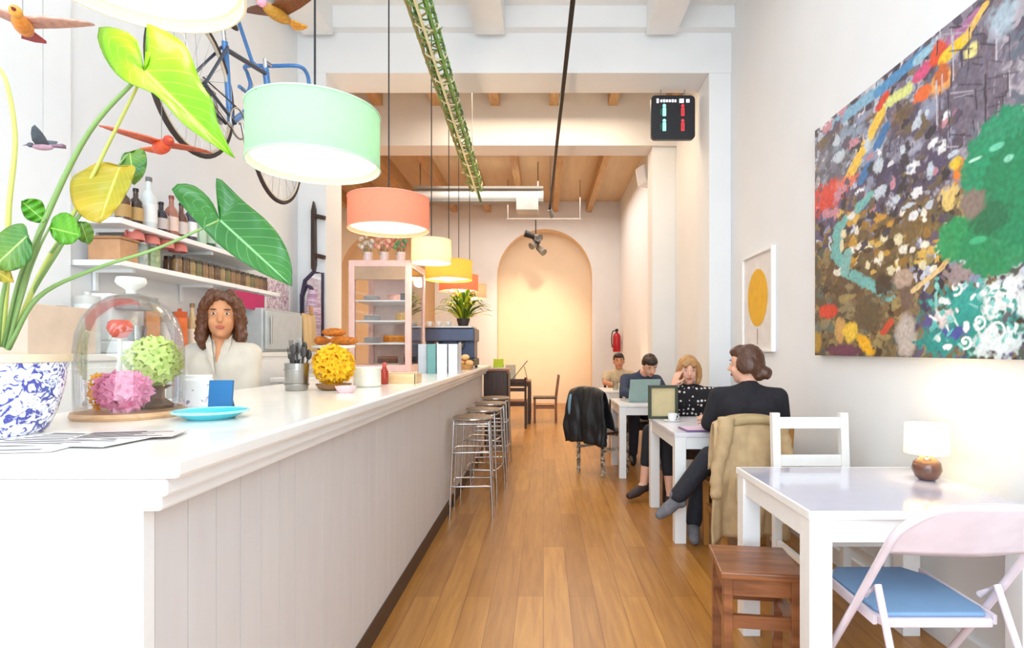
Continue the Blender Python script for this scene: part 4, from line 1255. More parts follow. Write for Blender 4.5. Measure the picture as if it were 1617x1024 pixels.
bird('hanging_bird', P(255, 232, 2.45), -40, .40, ('E4572A', 'C8402A', 'D8694A', 'E8682A'), 'red orange bird ornament hanging below the bicycle rear wheel', lift=.1)
bird('hanging_bird', P(68, 232, 2.0), 200, .16, ('B08A98', '5A5A68', '5E6A74', '8A6A7C'), 'small grey and pink bird ornament by the left wall', lift=.5)
bird('hanging_bird', P(36, 40, 1.6), 300, .30, ('E8913A', 'F2A848', 'EFB7A8', '9E1A22'), 'orange bird ornament with dark red tail at the upper left', lift=.3)

# ================================================================== blue bicycle on the bar wall
BX = -1.8
t = thing('bicycle', 'blue racing bicycle mounted high on the bar wall', 'bicycle', (BX, 3.4, 2.3))
tyre, blu, dkb = mat('tyre_rubber', '3A302C', .7), mat('blue_frame_paint', '3F78B8', .25, coat=.5), mat('navy_frame', '2C3648', .3)
rw, fw_ = Vector((BX, 2.94, 2.67)), Vector((BX, 3.86, 2.66))
for nm, c in (('rear_wheel', rw), ('front_wheel', fw_)):
    ci = [c + Vector((0, .355 * math.cos(a), .355 * math.sin(a))) for a in [2 * PI * i / 48 for i in range(48)]]
    w = MB().tube(ci, .013, 8, True).build('wheel', tyre, t, smooth=60)
    MB().tube([c + (p - c) * .95 for p in ci], .009, 6, True).build('wheel_rim', mat(nm + '_rim', 'D8CDBC', .3, .5), w, smooth=60)
    sp = MB()
    for i in range(28):
        a = 2 * PI * i / 28
        sp.cap(c + Vector((.03 * (1 if i % 2 else -1), .02 * math.cos(a + 1.2), .02 * math.sin(a + 1.2))), c + Vector((0, .34 * math.cos(a), .34 * math.sin(a))), .0012, .0012, 4)
    sp.build('spokes', steel, w)
    MB().cap(c + Vector((-.05, 0, 0)), c + Vector((.05, 0, 0)), .022).build('hub', chrome, w, smooth=40)
bb, st_, ht, hb_ = Vector((BX, 3.28, 2.60)), Vector((BX, 3.22, 3.04)), Vector((BX, 3.70, 3.09)), Vector((BX, 3.73, 2.97))
MB().tube([bb, st_], .017, 10).build('seat_tube', blu, t, smooth=60)
MB().tube([st_ + Vector((0, 0, -.04)), ht], .015, 10).build('top_tube', dkb, t, smooth=60)
MB().tube([bb, hb_], .018, 10).build('down_tube', blu, t, smooth=60)
MB().tube([ht + Vector((0, -.01, .03)), hb_ + Vector((0, .01, -.03))], .021, 10).build('head_tube', blu, t, smooth=60)
for s in (-.055, .055):
    MB().tube([bb + Vector((s * .5, 0, 0)), rw + Vector((s, 0, 0))], .009, 8).build('chain_stay', dkb, t, smooth=60)
    MB().tube([st_ + Vector((s * .3, 0, -.03)), rw + Vector((s, 0, 0))], .008, 8).build('seat_stay', dkb, t, smooth=60)
    MB().tube(curve_pts([hb_ + Vector((s * .5, .01, -.03)), hb_ + Vector((s * .9, .04, -.14)), fw_ + Vector((s, 0, 0))], 10), .011, 8).build('fork_blade', blu, t, smooth=60)
MB().tube([st_, st_ + Vector((0, -.03, .12))], .012, 8).build('seat_post', chrome, t, smooth=60)
sd = st_ + Vector((0, -.03, .13))
MB().ell(sd + Vector((0, -.06, .01)), (.065, .09, .028)).ell(sd + Vector((0, .08, .01)), (.022, .09, .02)).build('saddle', black, t, smooth=180)
MB().tube([ht + Vector((0, -.01, .03)), ht + Vector((0, -.02, .08)), ht + Vector((0, .07, .09))], .012, 8).build('stem', chrome, t, smooth=60)
hc = ht + Vector((0, .08, .09))
for s in (-1, 1):
    MB().tube(curve_pts([hc, hc + Vector((.17 * s, 0, 0)), hc + Vector((.2 * s, .07, -.01)), hc + Vector((.2 * s, .11, -.07)), hc + Vector((.2 * s, .07, -.14)), hc + Vector((.2 * s, -.03, -.15))], 24), .013, 8).build('handlebar', blu, t, smooth=60)
    MB().tube([hc + Vector((.2 * s, .09, -.01)), hc + Vector((.2 * s, .14, -.06)), hc + Vector((.2 * s, .13, -.12))], .006, 6).build('brake_lever', steel, t, smooth=60)
ch = [bb + Vector((.045, .085 * math.cos(a), .085 * math.sin(a))) for a in [2 * PI * i / 32 for i in range(32)]]
MB().tube(ch, .006, 6, True).build('chain_ring', steel, t, smooth=60)
for s in (-1, 1):
    p = bb + Vector((.065 * s, .06 * s, -.155 * s))
    cr = MB().tube([bb + Vector((.05 * s, 0, 0)), bb + Vector((.065 * s, 0, 0)), p], .009, 8).build('crank', steel, t, smooth=60)
    MB().obox(p + Vector((.045 * s, 0, 0)), (.08, .07, .02)).build('pedal', black, cr)
MB().tube([bb + Vector((.045, 0, .085)), rw + Vector((.045, 0, .035))], .004, 6).tube([bb + Vector((.045, 0, -.085)), rw + Vector((.045, 0, -.035))], .004, 6).build('chain', mat('chain', '5A544E', .4, .8), t)
# blue wall rack that carries it
rk = MB().tube([(XL + .013, 3.36, 3.30), (BX - .02, 3.36, 3.30)], .014, 8).build('wall_rack', blu, t, smooth=60)
MB().tube([(BX - .02, 3.16, 3.10), (BX - .02, 3.36, 3.30), (BX - .02, 3.56, 3.10), (BX + .01, 3.58, 3.07)], .012, 8).build('rack_hook', blu, rk, smooth=60)
MB().box(XL + .001, XL + .012, 3.28, 3.44, 3.2, 3.4).build('rack_plate', blu, rk)

# ================================================================== pictures on the right wall
def hexrgb(h):
    return Vector(lin(h))
def wallpt(px, py):
    Y = XR * F / (px - VX)
    return Y, EYE - (py - VY) * Y / F
PY0, PY1, PZ0, PZ1 = 1.72, 3.65, 1.262, 2.70
BLOBS = []
def blob(px, py, rx, ry, col, ang=0, soft=.5, rag=.35):
    Y, z = wallpt(px, py)
    k = Y * Y / (XR * F)
    BLOBS.append((Y, z, rx * k, ry * Y / F, hexrgb(col), math.cos(R(ang)), math.sin(R(ang)), soft, rag))
def streak(x0, y0, x1, y1, w, col, soft=.4, rag=.4):
    n = max(2, int(math.hypot(x1 - x0, y1 - y0) / (w * .7)))
    for i in range(n + 1):
        blob(x0 + (x1 - x0) * i / n, y0 + (y1 - y0) * i / n, w, w, col, 0, soft, rag)
for a in [(1430, 260, 90, 70, '3E3A58'), (1480, 190, 60, 80, '5A4E66'), (1340, 460, 60, 60, '5E4A34'), (1400, 390, 60, 55, '6E5A3C'),
          (1560, 140, 60, 100, '726A7C'), (1460, 350, 45, 45, '7A6236'), (1330, 250, 40, 50, '5E6270'), (1500, 270, 30, 40, '4A4468'),
          (1350, 220, 26, 22, '8FA6BC'), (1390, 240, 24, 30, 'B9CCD8'), (1450, 235, 26, 20, 'B4B6CC'), (1480, 175, 22, 20, 'A4AEC8'),
          (1600, 30, 26, 30, 'BFD4E2'), (1440, 180, 18, 22, '6A5230')]:
    blob(*a, soft=.9, rag=.7)
streak(1330, 195, 1400, 142, 9, '7FB0CC'); streak(1400, 145, 1470, 85, 8, '4E8EC0'); streak(1462, 95, 1490, 70, 7, '9AC4D8')
streak(1412, 165, 1448, 140, 9, 'D8DE8A', .6, .6)
streak(1352, 280, 1404, 178, 8, 'F0C24A'); streak(1400, 170, 1412, 150, 6, 'D8402E')
streak(1372, 285, 1412, 200, 7, '2F70A8')
streak(1464, 120, 1476, 108, 10, 'D4527E'); streak(1500, 80, 1560, 22, 9, 'B0709A')
blob(1496, 84, 14, 20, 'E0502A'); streak(1506, 92, 1540, 60, 10, 'F2C832'); streak(1540, 60, 1572, 8, 6, 'F0C060')
blob(1500, 130, 22, 18, 'F0A860'); blob(1470, 148, 15, 12, 'E86A2E'); blob(1502, 118, 12, 18, 'C8622E'); blob(1550, 80, 12, 12, 'EBDC90')
blob(1318, 312, 26, 24, 'D93A28', rag=.8); blob(1345, 290, 18, 10, 'E0705A', rag=.9)
for a in ((1385, 310, 1335, 360), (1335, 360, 1330, 400), (1330, 400, 1350, 430), (1350, 430, 1420, 470)):
    streak(*a, 8, '6FB4B0', .5, .6)
for i in range(90):
    blob(rnd.uniform(1330, 1510), rnd.uniform(335, 430), rnd.uniform(3, 9), rnd.uniform(3, 9), rnd.choice(['D8B25A', 'C8963C', 'EADFB8', '4A3A2A', 'F2ECDC', '3A3448', '9A7434']), rag=.8)
for i in range(110):
    blob(rnd.uniform(1310, 1530), rnd.uniform(170, 350), rnd.uniform(3, 10), rnd.uniform(3, 12), rnd.choice(['2C2A38', 'C6D2DE', '8C94B0', 'EDEDF0', '544A60', '6A5A44', 'C88A9A']), rag=.9)
for i in range(44):
    x, y = rnd.uniform(1488, 1616), rnd.uniform(20, 210)
    streak(x, y, x + rnd.uniform(-4, 4), y + rnd.uniform(20, 80), rnd.uniform(.7, 1.4), rnd.choice(['C2BCC6', '3E3846', '9A92A0', '6E5A64', '564C58', '3E3846']), .3, .2)
for i in range(26):
    x, y = rnd.uniform(1500, 1590), rnd.uniform(40, 240)
    streak(x, y, x + rnd.uniform(12, 40), y - rnd.uniform(-3, 8), rnd.uniform(.7, 1.2), rnd.choice(['B0A8B4', '463E4C', '544A58']), .3, .2)
for i in range(70):
    blob(rnd.uniform(1300, 1430), rnd.uniform(450, 556), rnd.uniform(3, 9), rnd.uniform(3, 9), rnd.choice(['3E3226', '7A6648', '544632', '8E8264', '5E6E64', '9C8A5A']), rag=.9)
streak(1345, 430, 1350, 400, 7, '7FB8B4')
blob(1408, 450, 15, 16, '3E342C'); blob(1380, 500, 24, 26, '5E503A')
blob(1318, 492, 16, 11, 'D8412A'); streak(1408, 525, 1420, 508, 5, 'C8482E'); blob(1338, 522, 9, 20, 'D0A260'); blob(1354, 524, 12, 16, 'F0C844'); blob(1378, 545, 15, 12, 'F2B41E', 30); blob(1342, 554, 28, 9, '6E3A56'); blob(1300, 540, 8, 16, 'B89038')
blob(1444, 530, 17, 36, 'BDB2AC', soft=.6); blob(1446, 470, 14, 20, '6E5A50'); blob(1440, 440, 18, 14, 'B9A090')
streak(1455, 460, 1500, 425, 4, 'E8C890'); streak(1500, 425, 1520, 400, 4, 'E0B878')
for a in [(1560, 500, 90, 60, '1F9A90'), (1600, 470, 40, 36, 'EEF0F0'), (1590, 540, 40, 26, 'DDE8EC'), (1500, 540, 36, 24, '22908C'), (1540, 470, 30, 26, '2AA69C'),
          (1488, 505, 18, 12, '56508E'), (1525, 525, 26, 10, '4A50A0'), (1505, 500, 14, 16, 'E2D4D4'), (1608, 505, 12, 14, '54525C')]:
    blob(*a, soft=.6, rag=.9)
for i in range(80):
    blob(rnd.uniform(1480, 1625), rnd.uniform(440, 556), rnd.uniform(3, 9), rnd.uniform(2, 6), rnd.choice(['F2F6F6', '14847E', '5CC4BC', 'E6F0EE', '2C9C94', '8AD0CC']), rnd.uniform(0, 180), rag=1)
for k in range(5):
    cx, cy, r = ((1562, 508, 13), (1590, 520, 18), (1540, 540, 12), (1610, 450, 16), (1525, 455, 12))[k]
    for i in range(26):
        a = i * .32
        q = r * i / 26
        blob(cx + q * math.cos(a), cy + q * math.sin(a), 2.2, 2.2, 'F4F8F6', soft=.3, rag=.2)
blob(1530, 432, 26, 18, 'A08E90', rag=.7); blob(1515, 312, 16, 20, 'E8C878', rag=.8); blob(1535, 268, 14, 18, 'E8802A', rag=.6); blob(1524, 258, 10, 10, 'E8C43A')
for a in [(1600, 235, 58, 58, '12946A'), (1570, 265, 38, 40, '129468'), (1535, 375, 42, 34, '149A5E'), (1590, 385, 60, 46, '128E5A'), (1612, 300, 46, 80, '10845A'), (1650, 300, 60, 90, '108A5E')]:
    blob(*a, soft=.15, rag=.25)
blob(1580, 345, 34, 26, '17704E', soft=.6); blob(1552, 322, 20, 22, '8A7A72', soft=.5); blob(1590, 232, 12, 6, '6CCFAE'); blob(1556, 252, 10, 3, 'BFEFD8'); blob(1610, 250, 8, 5, '8AD8BC'); blob(1560, 380, 14, 6, '3CB884')
blob(1700, 480, 80, 60, 'E6EEEE'); blob(1720, 200, 60, 90, '8E8AA0'); blob(1760, 380, 60, 80, '2C9C94')
PAL = {k: [hexrgb(c) for c in v] for k, v in dict(
    top=('5A5266', '8C8AA0', 'B4BCCC', '463E4C', '6E6478', 'CFC8CC', '7A6E80', '3A3644', '9AA4BC', '8A7058'),
    mid=('3E3856', '4A4468', '5E5470', '2C2838', 'C8CCDC', '6A5A48', '55507A', '8890B0', '7E6A50', '342E3C'),
    low=('5E4C34', '6E5C40', '463A2A', '7E6C4A', '8E7E58', '3A3228', '5A5A4C', 'A08A58', '6A5238', '4E5650'),
    scaf=('6E6674', '8A8290', '5A5060', '9E98A6', '7A6C74', '4E4652', 'B0A8B2', '66707E'))  .items()}
def base_at(Y, z, n1, n2):
    q = Vector((Y * 20 + z * 7 + n2 * .9, z * 17 - Y * 5 + n1 * .8, 3.3))
    ds, ps = noise.voronoi(q)
    h = int(abs(ps[0].x * 37.7 + ps[0].y * 91.3 + ps[0].z * 13.1) * 10)
    v = (z - PZ0) / (PZ1 - PZ0) + n1 * .12
    s = (PY1 - Y) / (PY1 - PY0) + n2 * .06
    k = 'low' if v < .42 and s < .5 else ('scaf' if s > .56 and v > .5 else ('top' if v > .72 else 'mid'))
    if k == 'mid' and v < .5 and (h // 7) % 2:
        k = 'low'
    return PAL[k][h % len(PAL[k])].copy()
CELL = .06
BUCKET = {}
for bi, bl in enumerate(BLOBS):
    e_ = (max(bl[2], bl[3]) if bl[6] else None)
    ey, ez = (e_ or bl[2]) * 1.9, (e_ or bl[3]) * 1.9
    for ky in range(int((bl[0] - ey) / CELL), int((bl[0] + ey) / CELL) + 1):
        for kz in range(int((bl[1] - ez) / CELL), int((bl[1] + ez) / CELL) + 1):
            BUCKET.setdefault((ky, kz), []).append(bl)
def paint(Y, z):
    n1 = noise.noise(Vector((Y * 7, z * 7, 1.3)))
    n2 = noise.noise(Vector((Y * 26, z * 26, 4.1)))
    n3 = noise.noise(Vector((Y * 60, z * 60, 9.7)))
    c = base_at(Y, z, n1, n2) * (1 + .25 * n3)
    for (by, bz, ry, rz, col, ca, sa, soft, rag) in BUCKET.get((int(Y / CELL), int(z / CELL)), ()):
        dy, dz = (Y - by), (z - bz)
        if sa:
            dy, dz = dy * ca + dz * sa * 1, -dy * sa + dz * ca
        d = math.sqrt((dy / ry) ** 2 + (dz / rz) ** 2) + rag * (n2 * .7 + n3 * .6)
        a = (1.15 - d) / (soft * .6 + .02)
        if a > 0:
            c = c.lerp(col * (1 + .3 * n3), min(1, a) * (.96 if soft < .7 else .75))
    return c
t = thing('abstract_picture', 'large colourful abstract painting with a bright green shape on the right wall', 'painting', (XR - .02, 2.7, PZ0))
NU, NV = 460, 340
mb = MB()
for i in range(NU + 1):
    for j in range(NV + 1):
        mb.v.append(Vector((XR - .041, PY1 + (PY0 - PY1) * i / NU, PZ0 + (PZ1 - PZ0) * j / NV)))
w_ = NV + 1
mb.f = [(i * w_ + j, (i + 1) * w_ + j, (i + 1) * w_ + j + 1, i * w_ + j + 1) for i in range(NU) for j in range(NV)]
pm = bpy.data.materials.new('oil_paint')
pm.use_nodes = True
nt = pm.node_tree
at_ = nt.nodes.new('ShaderNodeVertexColor')
at_.layer_name = 'pigment'
nt.links.new(at_.outputs['Color'], nt.nodes['Principled BSDF'].inputs['Base Color'])
nt.nodes['Principled BSDF'].inputs['Roughness'].default_value = .45
o = mb.build('painted_canvas', pm, t, fix=False)
ca = o.data.color_attributes.new('pigment', 'FLOAT_COLOR', 'POINT')
buf = []
for v in mb.v:
    c = paint(v.y, v.z)
    buf += [c.x, c.y, c.z, 1]
ca.data.foreach_set('color', buf)
MB().box(XR - .04, XR - .002, PY0 + .002, PY1 - .002, PZ0 + .002, PZ1 - .002).build('stretcher', mat('canvas_side', 'E6E0D6', .8), t)

t = thing('balloon_poster', 'white framed poster of a yellow balloon between the painting and the pier', 'poster', (XR - .01, 4.68, 1.29))
MB().box(XR - .018, XR - .004, 4.38, 5.0, 1.30, 2.08).build('print', mat('poster_paper', 'E6E0DC', .6), t)
f_ = MB().box(XR - .035, XR, 4.36, 4.385, 1.28, 2.10).box(XR - .035, XR, 4.995, 5.02, 1.28, 2.10).box(XR - .035, XR, 4.385, 4.995, 1.28, 1.305).box(XR - .035, XR, 4.385, 4.995, 2.075, 2.10)
f_.build('frame', white_paint, t, bevel=.003)
e = [Vector((XR - .0186, 4.69 + .215 * math.cos(a), 1.735 + .225 * math.sin(a) * (1 if math.sin(a) > 0 else 1.1))) for a in [2 * PI * i / 40 for i in range(40)]]
MB().ext(e, (-.0012, 0, 0)).build('balloon_picture', mat('balloon_yellow', 'E8B01E', .6, var=.08), t)
MB().box(XR - .0195, XR - .0185, 4.684, 4.694, 1.34, 1.47).build('string_picture', mat('string_brown', '8A6258', .6), t)

# fire extinguisher
c0 = P(979, 556, 12.9)
c0.x = 1.66
t = thing('fire_extinguisher', 'red fire extinguisher on the right wall near the back corner', 'extinguisher', c0)
rm = mat('extinguisher_red', 'B81E2A', .3)
MB().lathe(c0, [(0, 0), (.08, 0), (.09, .02), (.09, .34), (.07, .4), (.03, .43), (.025, .46)], 20).build('cylinder', rm, t, smooth=40)
MB().box(c0.x - .03, c0.x + .03, c0.y - .06, c0.y + .03, c0.z + .46, c0.z + .52).build('valve', black, t, bevel=.005)
MB().tube(curve_pts([c0 + Vector((0, -.03, .48)), c0 + Vector((-.1, -.05, .45)), c0 + Vector((-.12, -.04, .25)), c0 + Vector((-.1, -.03, .1))], 14), .012, 8).build('hose', black, t, smooth=60)
MB().box(c0.x + .05, XR, c0.y - .04, c0.y + .04, c0.z + .2, c0.z + .26).build('wall_mount', steel, t)
# small glowing wall lamp in the side room
c0 = P(521, 460, 13.1)
t = thing('wall_lamp', 'small glowing cream wall lamp far off in the side room', 'lamp', c0)
MB().box(c0.x - .16, c0.x + .16, 12.98, 13.16, c0.z - .22, c0.z + .22).build('shade', mat('lampshade_far', 'F4E0A0', .6, emit=1.2, ecol='FFD890'), t, bevel=.02)
MB().box(c0.x - .05, c0.x + .05, 13.16, 13.3, c0.z - .05, c0.z + .05).build('arm', steel, t)
# ================================================================== tables and seats
def table(label, x0, x1, y0, y1, h, tm, lm, lw=.075, ap=.08, nm='cafe_table', group='cafe tables along the right wall', th=.028):
    t = thing(nm, label, 'table', ((x0 + x1) / 2, (y0 + y1) / 2, 0), group)
    MB().box(x0, x1, y0, y1, h - th, h).build('tabletop', tm, t, bevel=.004)
    a = .012
    ap_ = MB().box(x0 + lw, x1 - lw, y0 + a, y0 + a + .02, h - th - ap, h - th).box(x0 + lw, x1 - lw, y1 - a - .02, y1 - a, h - th - ap, h - th)
    ap_.box(x0 + a, x0 + a + .02, y0 + lw, y1 - lw, h - th - ap, h - th).box(x1 - a - .02, x1 - a, y0 + lw, y1 - lw, h - th - ap, h - th)
    ap_.build('apron', lm, t)
    for x in (x0 + .004, x1 - lw - .004):
        for y in (y0 + .004, y1 - lw - .004):
            MB().box(x, x + lw, y, y + lw, 0, h - th).build('leg', lm, t, bevel=.003)
    return t
tt = table('white table with glossy lavender grey top, nearest the camera on the right', .90, 1.71, 1.93, 2.66, .75, lav_top, white_paint, .078)
MB().box(.899, 1.711, 1.929, 1.94, .7215, .7505).box(.899, .911, 1.94, 2.65, .7215, .7505).box(.899, 1.711, 2.65, 2.661, .7215, .7505).build('white_edge', white_paint, tt, bevel=.002)
table('white square table where the polka dot woman and the black sweater woman sit', .875, 1.62, 3.8, 4.75, .74, mat('white_lam_top', 'E8E6EE', .25), white_paint, .075)
table('white table with a laptop, in front of the man in dark blue', .76, 1.5, 5.72, 6.45, .745, mat('white_lam_top2', 'F0F0F0', .3), white_paint, .07)
table('white table farthest back, in front of the person in beige', .8, 1.5, 7.55, 8.25, .745, mat('white_lam_top3', 'F0EEEA', .3), white_paint, .07)

def chair(label, loc, rz, fm, sm, W=.42, D=.40, hs=.45, hb=.86, nm='cafe_chair', rails=2, group=None, lean=.05, leg=.036, railh=.06):
    t = thing(nm, label, 'chair', (0, 0, 0), group)
    MB().box(-W / 2, W / 2, -D / 2 + .0, D / 2, hs - .028, hs).build('seat', sm, t, bevel=.006)
    for x in (-1, 1):
        cx = x * (W / 2 - leg / 2 - .004)
        MB().box(cx - leg / 2, cx + leg / 2, D / 2 - leg - .006, D / 2 - .006, 0, hs - .028).build('leg', fm, t, bevel=.003)
        yb = -D / 2 - leg / 2 + .012
        MB().bar((cx, yb, 0), (cx, yb, hs), leg).bar((cx, yb, hs - .01), (cx, yb - lean, hb), leg).build('leg', fm, t, bevel=.003)
        MB().box(cx - .01, cx + .01, -D / 2 + .02, D / 2 - leg, hs - .2, hs - .17).build('stretcher', fm, t)
    wi = W - 2 * leg - .006
    yb = -D / 2 - leg / 2 + .012
    for k in range(rails):
        z = hb - .055 - k * (hb - hs - .1) / max(1, rails) * 1.0
        y = yb - lean * (z - hs) / (hb - hs)
        MB().obox((0, y, z), (wi, .02, railh)).build('back_rail', fm, t, bevel=.004)
    MB().box(-wi / 2, wi / 2, D / 2 - leg, D / 2 - .014, hs - .085, hs - .028).build('seat_rail', fm, t)
    MB().box(-wi / 2, wi / 2, -D / 2 + .002, -D / 2 + .016, hs - .085, hs - .028).build('seat_rail', fm, t)
    t.location = loc
    t.rotation_euler = (0, 0, R(rz))
    return t
wc = chair('white wooden chair with open back behind the near lavender table', (1.445, 2.875, 0), 180, white_paint, mat('pale_blue_seat', 'C8D8E4', .4), .42, .38, .45, .955, lean=.03, leg=.042, railh=.062)
jc = chair('honey wood chair under the black sweater woman, beige jacket over its back', (1.27, 3.62, 0), 0, oak_leg, oak_leg, .42, .40, .45, .86)
chair('dark wood chair under the woman in the polka dot blouse', (1.22, 5.02, 0), 180, dark_wood, dark_wood, .42, .40, .45, .84)
chair('dark wood chair under the man in dark blue', (1.14, 6.75, 0), 180, dark_wood, dark_wood, .42, .40, .45, .84)
chair('dark wood chair under the person in beige at the back', (1.14, 8.55, 0), 180, dark_wood, dark_wood, .42, .40, .45, .84)
bc = chair('slim chair with pale patterned legs beside the laptop table, black jacket on its back', (.64, 6.06, 0), -50, spots('mottled_wood', '5A4434', 'D8CCB8', 30, .4, .6, .5, 1, 'noise'), dark_wood, .40, .38, .45, .85, leg=.03)

# dark slatted cabinet, side table and chairs beyond the counter end
t = thing('dark_cabinet', 'dark brown wooden cabinet just past the far end of the bar', 'cabinet', (-.6, 7.5, 0))
MB().box(-.76, -.46, 7.25, 7.75, .06, 1.02).build('carcass', dark_wood, t, bevel=.004)
MB().box(-.78, -.44, 7.23, 7.77, 1.02, 1.05).build('top', mid_wood, t, bevel=.004)
MB().box(-.458, -.448, 7.28, 7.72, .1, .98).build('door', dark_wood, t, bevel=.003)
for y in (7.27, 7.69):
    for x in (-.74, -.52):
        MB().box(x, x + .04, y, y + .04, 0, .06).build('leg', dark_wood, t)
t = thing('napkin_holder', 'lime green napkins in a holder on the dark cabinet past the bar', 'napkin holder', (-.6, 7.5, 1.0505))
MB().box(-.68, -.50, 7.45, 7.55, 1.0505, 1.06).build('tray', steel, t)
for k in range(4):
    MB().obox((-.59, 7.47 + k * .02, 1.115), (.13, .008, .11), Matrix.Rotation(R(6 - 4 * k), 3, 'Y')).build('napkin', mat('lime%d' % k, ('BFD83A', 'A8C832', 'CFE25A', 'B4CC3C')[k], .8), t)
ft = table('brown wooden table with menus at the back near the arched recess', -.72, -.22, 9.9, 10.6, .75, mid_wood, dark_wood, .05, .07, 'cafe_table', None)
t = thing('menu_stand', 'dark slanted menu board on the brown wooden table at the back', 'menu', (-.42, 10.1, .7505))
MB().bar((-.55, 10.1, .765), (-.28, 10.1, 1.10), .26, .012, up=(1, 0, -1)).build('board', mat('menu_dark', '4A4844', .5), t)
MB().bar((-.28, 10.1, .752), (-.34, 10.1, 1.0), .03, .01).build('strut', dark_wood, t)
t = thing('menu_stand', 'grey and white card holder on the brown wooden table at the back', 'menu', (-.58, 10.3, .7505))
MB().box(-.68, -.5, 10.29, 10.31, .7505, 1.02).build('card', mat('card_grey', 'C8C8BC', .5), t)
MB().box(-.68, -.5, 10.25, 10.35, .7505, .76).build('base', steel, t)
chair('dark chair on the near side of the brown table at the back', (-.47, 9.55, 0), 0, dark_wood, mid_wood, .40, .40, .45, .84, group=None)
chair('brown chair on the aisle side of the brown table at the back', (.02, 10.25, 0), 90, mid_wood, dark_wood, .40, .40, .45, .84)

# ---- wire bar stools
t = thing('bar_stool', 'chrome wire bar stool', 'stool', (0, 0, 0), 'chrome wire stools at the bar')
hs_, wt, wb = .74, .135, .165
def wq(z):
    w = wb + (wt - wb) * z / hs_
    return [Vector((w * a, w * b, z)) for a, b in ((-1, -1), (1, -1), (1, 1), (-1, 1))]
MB().lathe((0, 0, hs_), [(0, 0), (.15, 0), (.158, .008), (.158, .02), (.15, .028), (.10, .024), (0, .02)], 28, cap=False).build('seat', mat('stool_seat', '8A7058', .4), t, smooth=50)
MB().tube([Vector((.158 * math.cos(a), .158 * math.sin(a), hs_ + .014)) for a in [2 * PI * i / 28 for i in range(28)]], .008, 6, True).build('seat_ring', chrome, t, smooth=60)
for k in range(4):
    MB().tube([wq(0)[k], wq(hs_)[k]], .0095, 8).build('leg', chrome, t, smooth=60)
for z in (.24, .50):
    MB().tube(wq(z), .008, 8, True).build('foot_ring', chrome, t, smooth=60)
MB().tube(wq(hs_ - .02), .007, 8, True).build('top_ring', chrome, t, smooth=60)
for k in range(4):
    a, b = wq(.24)[k], wq(.24)[(k + 1) % 4]
    c, d_ = wq(.50)[k], wq(.50)[(k + 1) % 4]
    MB().tube([a.lerp(b, .5), c.lerp(d_, .5)], .005, 6).build('side_wire', chrome, t, smooth=60)
stool = t
sl = ['chrome wire bar stool nearest the camera along the bar', 'second chrome wire bar stool along the bar, just behind the nearest', 'third chrome wire bar stool along the bar', 'fourth chrome wire bar stool, last before the dark cabinet']
for k, (x, y, rz) in enumerate(((-.565, 4.55, 3), (-.545, 5.15, -8), (-.54, 5.75, 5), (-.54, 6.4, -3))):
    if k == 0:
        stool.location, stool.rotation_euler = (x, y, 0), (0, 0, R(rz))
        stool['label'] = sl[0]
    else:
        dup(stool, (x, y, 0), R(rz), sl[k])

# ---- brown wooden stool
t = thing('wooden_stool', 'reddish brown wooden stool tucked under the left of the near table', 'stool', (0, 0, 0))
w, d, h = .31, .32, .45
MB().box(-w / 2, w / 2, -d / 2, d / 2, h - .028, h).build('seat', mid_wood, t, bevel=.006)
for x in (-1, 1):
    for y in (-1, 1):
        cx, cy = x * (w / 2 - .03), y * (d / 2 - .03)
        MB().box(cx - .018, cx + .018, cy - .018, cy + .018, 0, h - .028).build('leg', mid_wood, t, bevel=.003)
for y in (-1, 1):
    MB().box(-w / 2 + .048, w / 2 - .048, y * (d / 2 - .03) - .009, y * (d / 2 - .03) + .009, h - .095, h - .028).build('apron', mid_wood, t)
    MB().box(-w / 2 + .048, w / 2 - .048, y * (d / 2 - .03) - .009, y * (d / 2 - .03) + .009, h - .22, h - .17).build('rail', mid_wood, t)
for x in (-1, 1):
    MB().box(x * (w / 2 - .03) - .009, x * (w / 2 - .03) + .009, -d / 2 + .048, d / 2 - .048, h - .095, h - .028).build('apron', mid_wood, t)
    MB().box(x * (w / 2 - .03) - .009, x * (w / 2 - .03) + .009, -d / 2 + .048, d / 2 - .048, h - .22, h - .17).build('rail', mid_wood, t)
t.location, t.rotation_euler = (.852, 2.31, 0), (0, 0, R(-8))

# ---- lilac folding chair with blue seat
t = thing('folding_chair', 'pale lilac metal folding chair with blue seat pulled up to the near table', 'chair', (1.25, 1.85, 0))
li = mat('lilac_paint', 'E6DAE4', .3, coat=.3)
xl, xr = 1.02, 1.455
yt, zt, yf = 1.57, .885, 2.19            # top of the back, front feet
def pl_(z):
    return yf + (yt - yf) * z / zt
up = Vector((0, yt - yf, zt)).normalized()
rc = .15
U = [Vector((xl, yf, .012)), Vector((xl, pl_(.45), .45)), Vector((xl, pl_(zt - rc), zt - rc))]
cl = Vector((xl + rc, pl_(zt - rc), zt - rc))
cr = Vector((xr - rc, pl_(zt - rc), zt - rc))
U += [cl + Vector((-rc * math.cos(a), 0, 0)) + up * (rc * math.sin(a)) for a in [PI / 2 * i / 10 for i in range(1, 11)]]
U += [cr + Vector((rc * math.sin(a), 0, 0)) + up * (rc * math.cos(a)) for a in [PI / 2 * i / 10 for i in range(0, 11)]]
U += [Vector((xr, pl_(.45), .45)), Vector((xr, yf, .012))]
MB().tube(U, .0125, 10).build('back_frame', li, t, smooth=60)
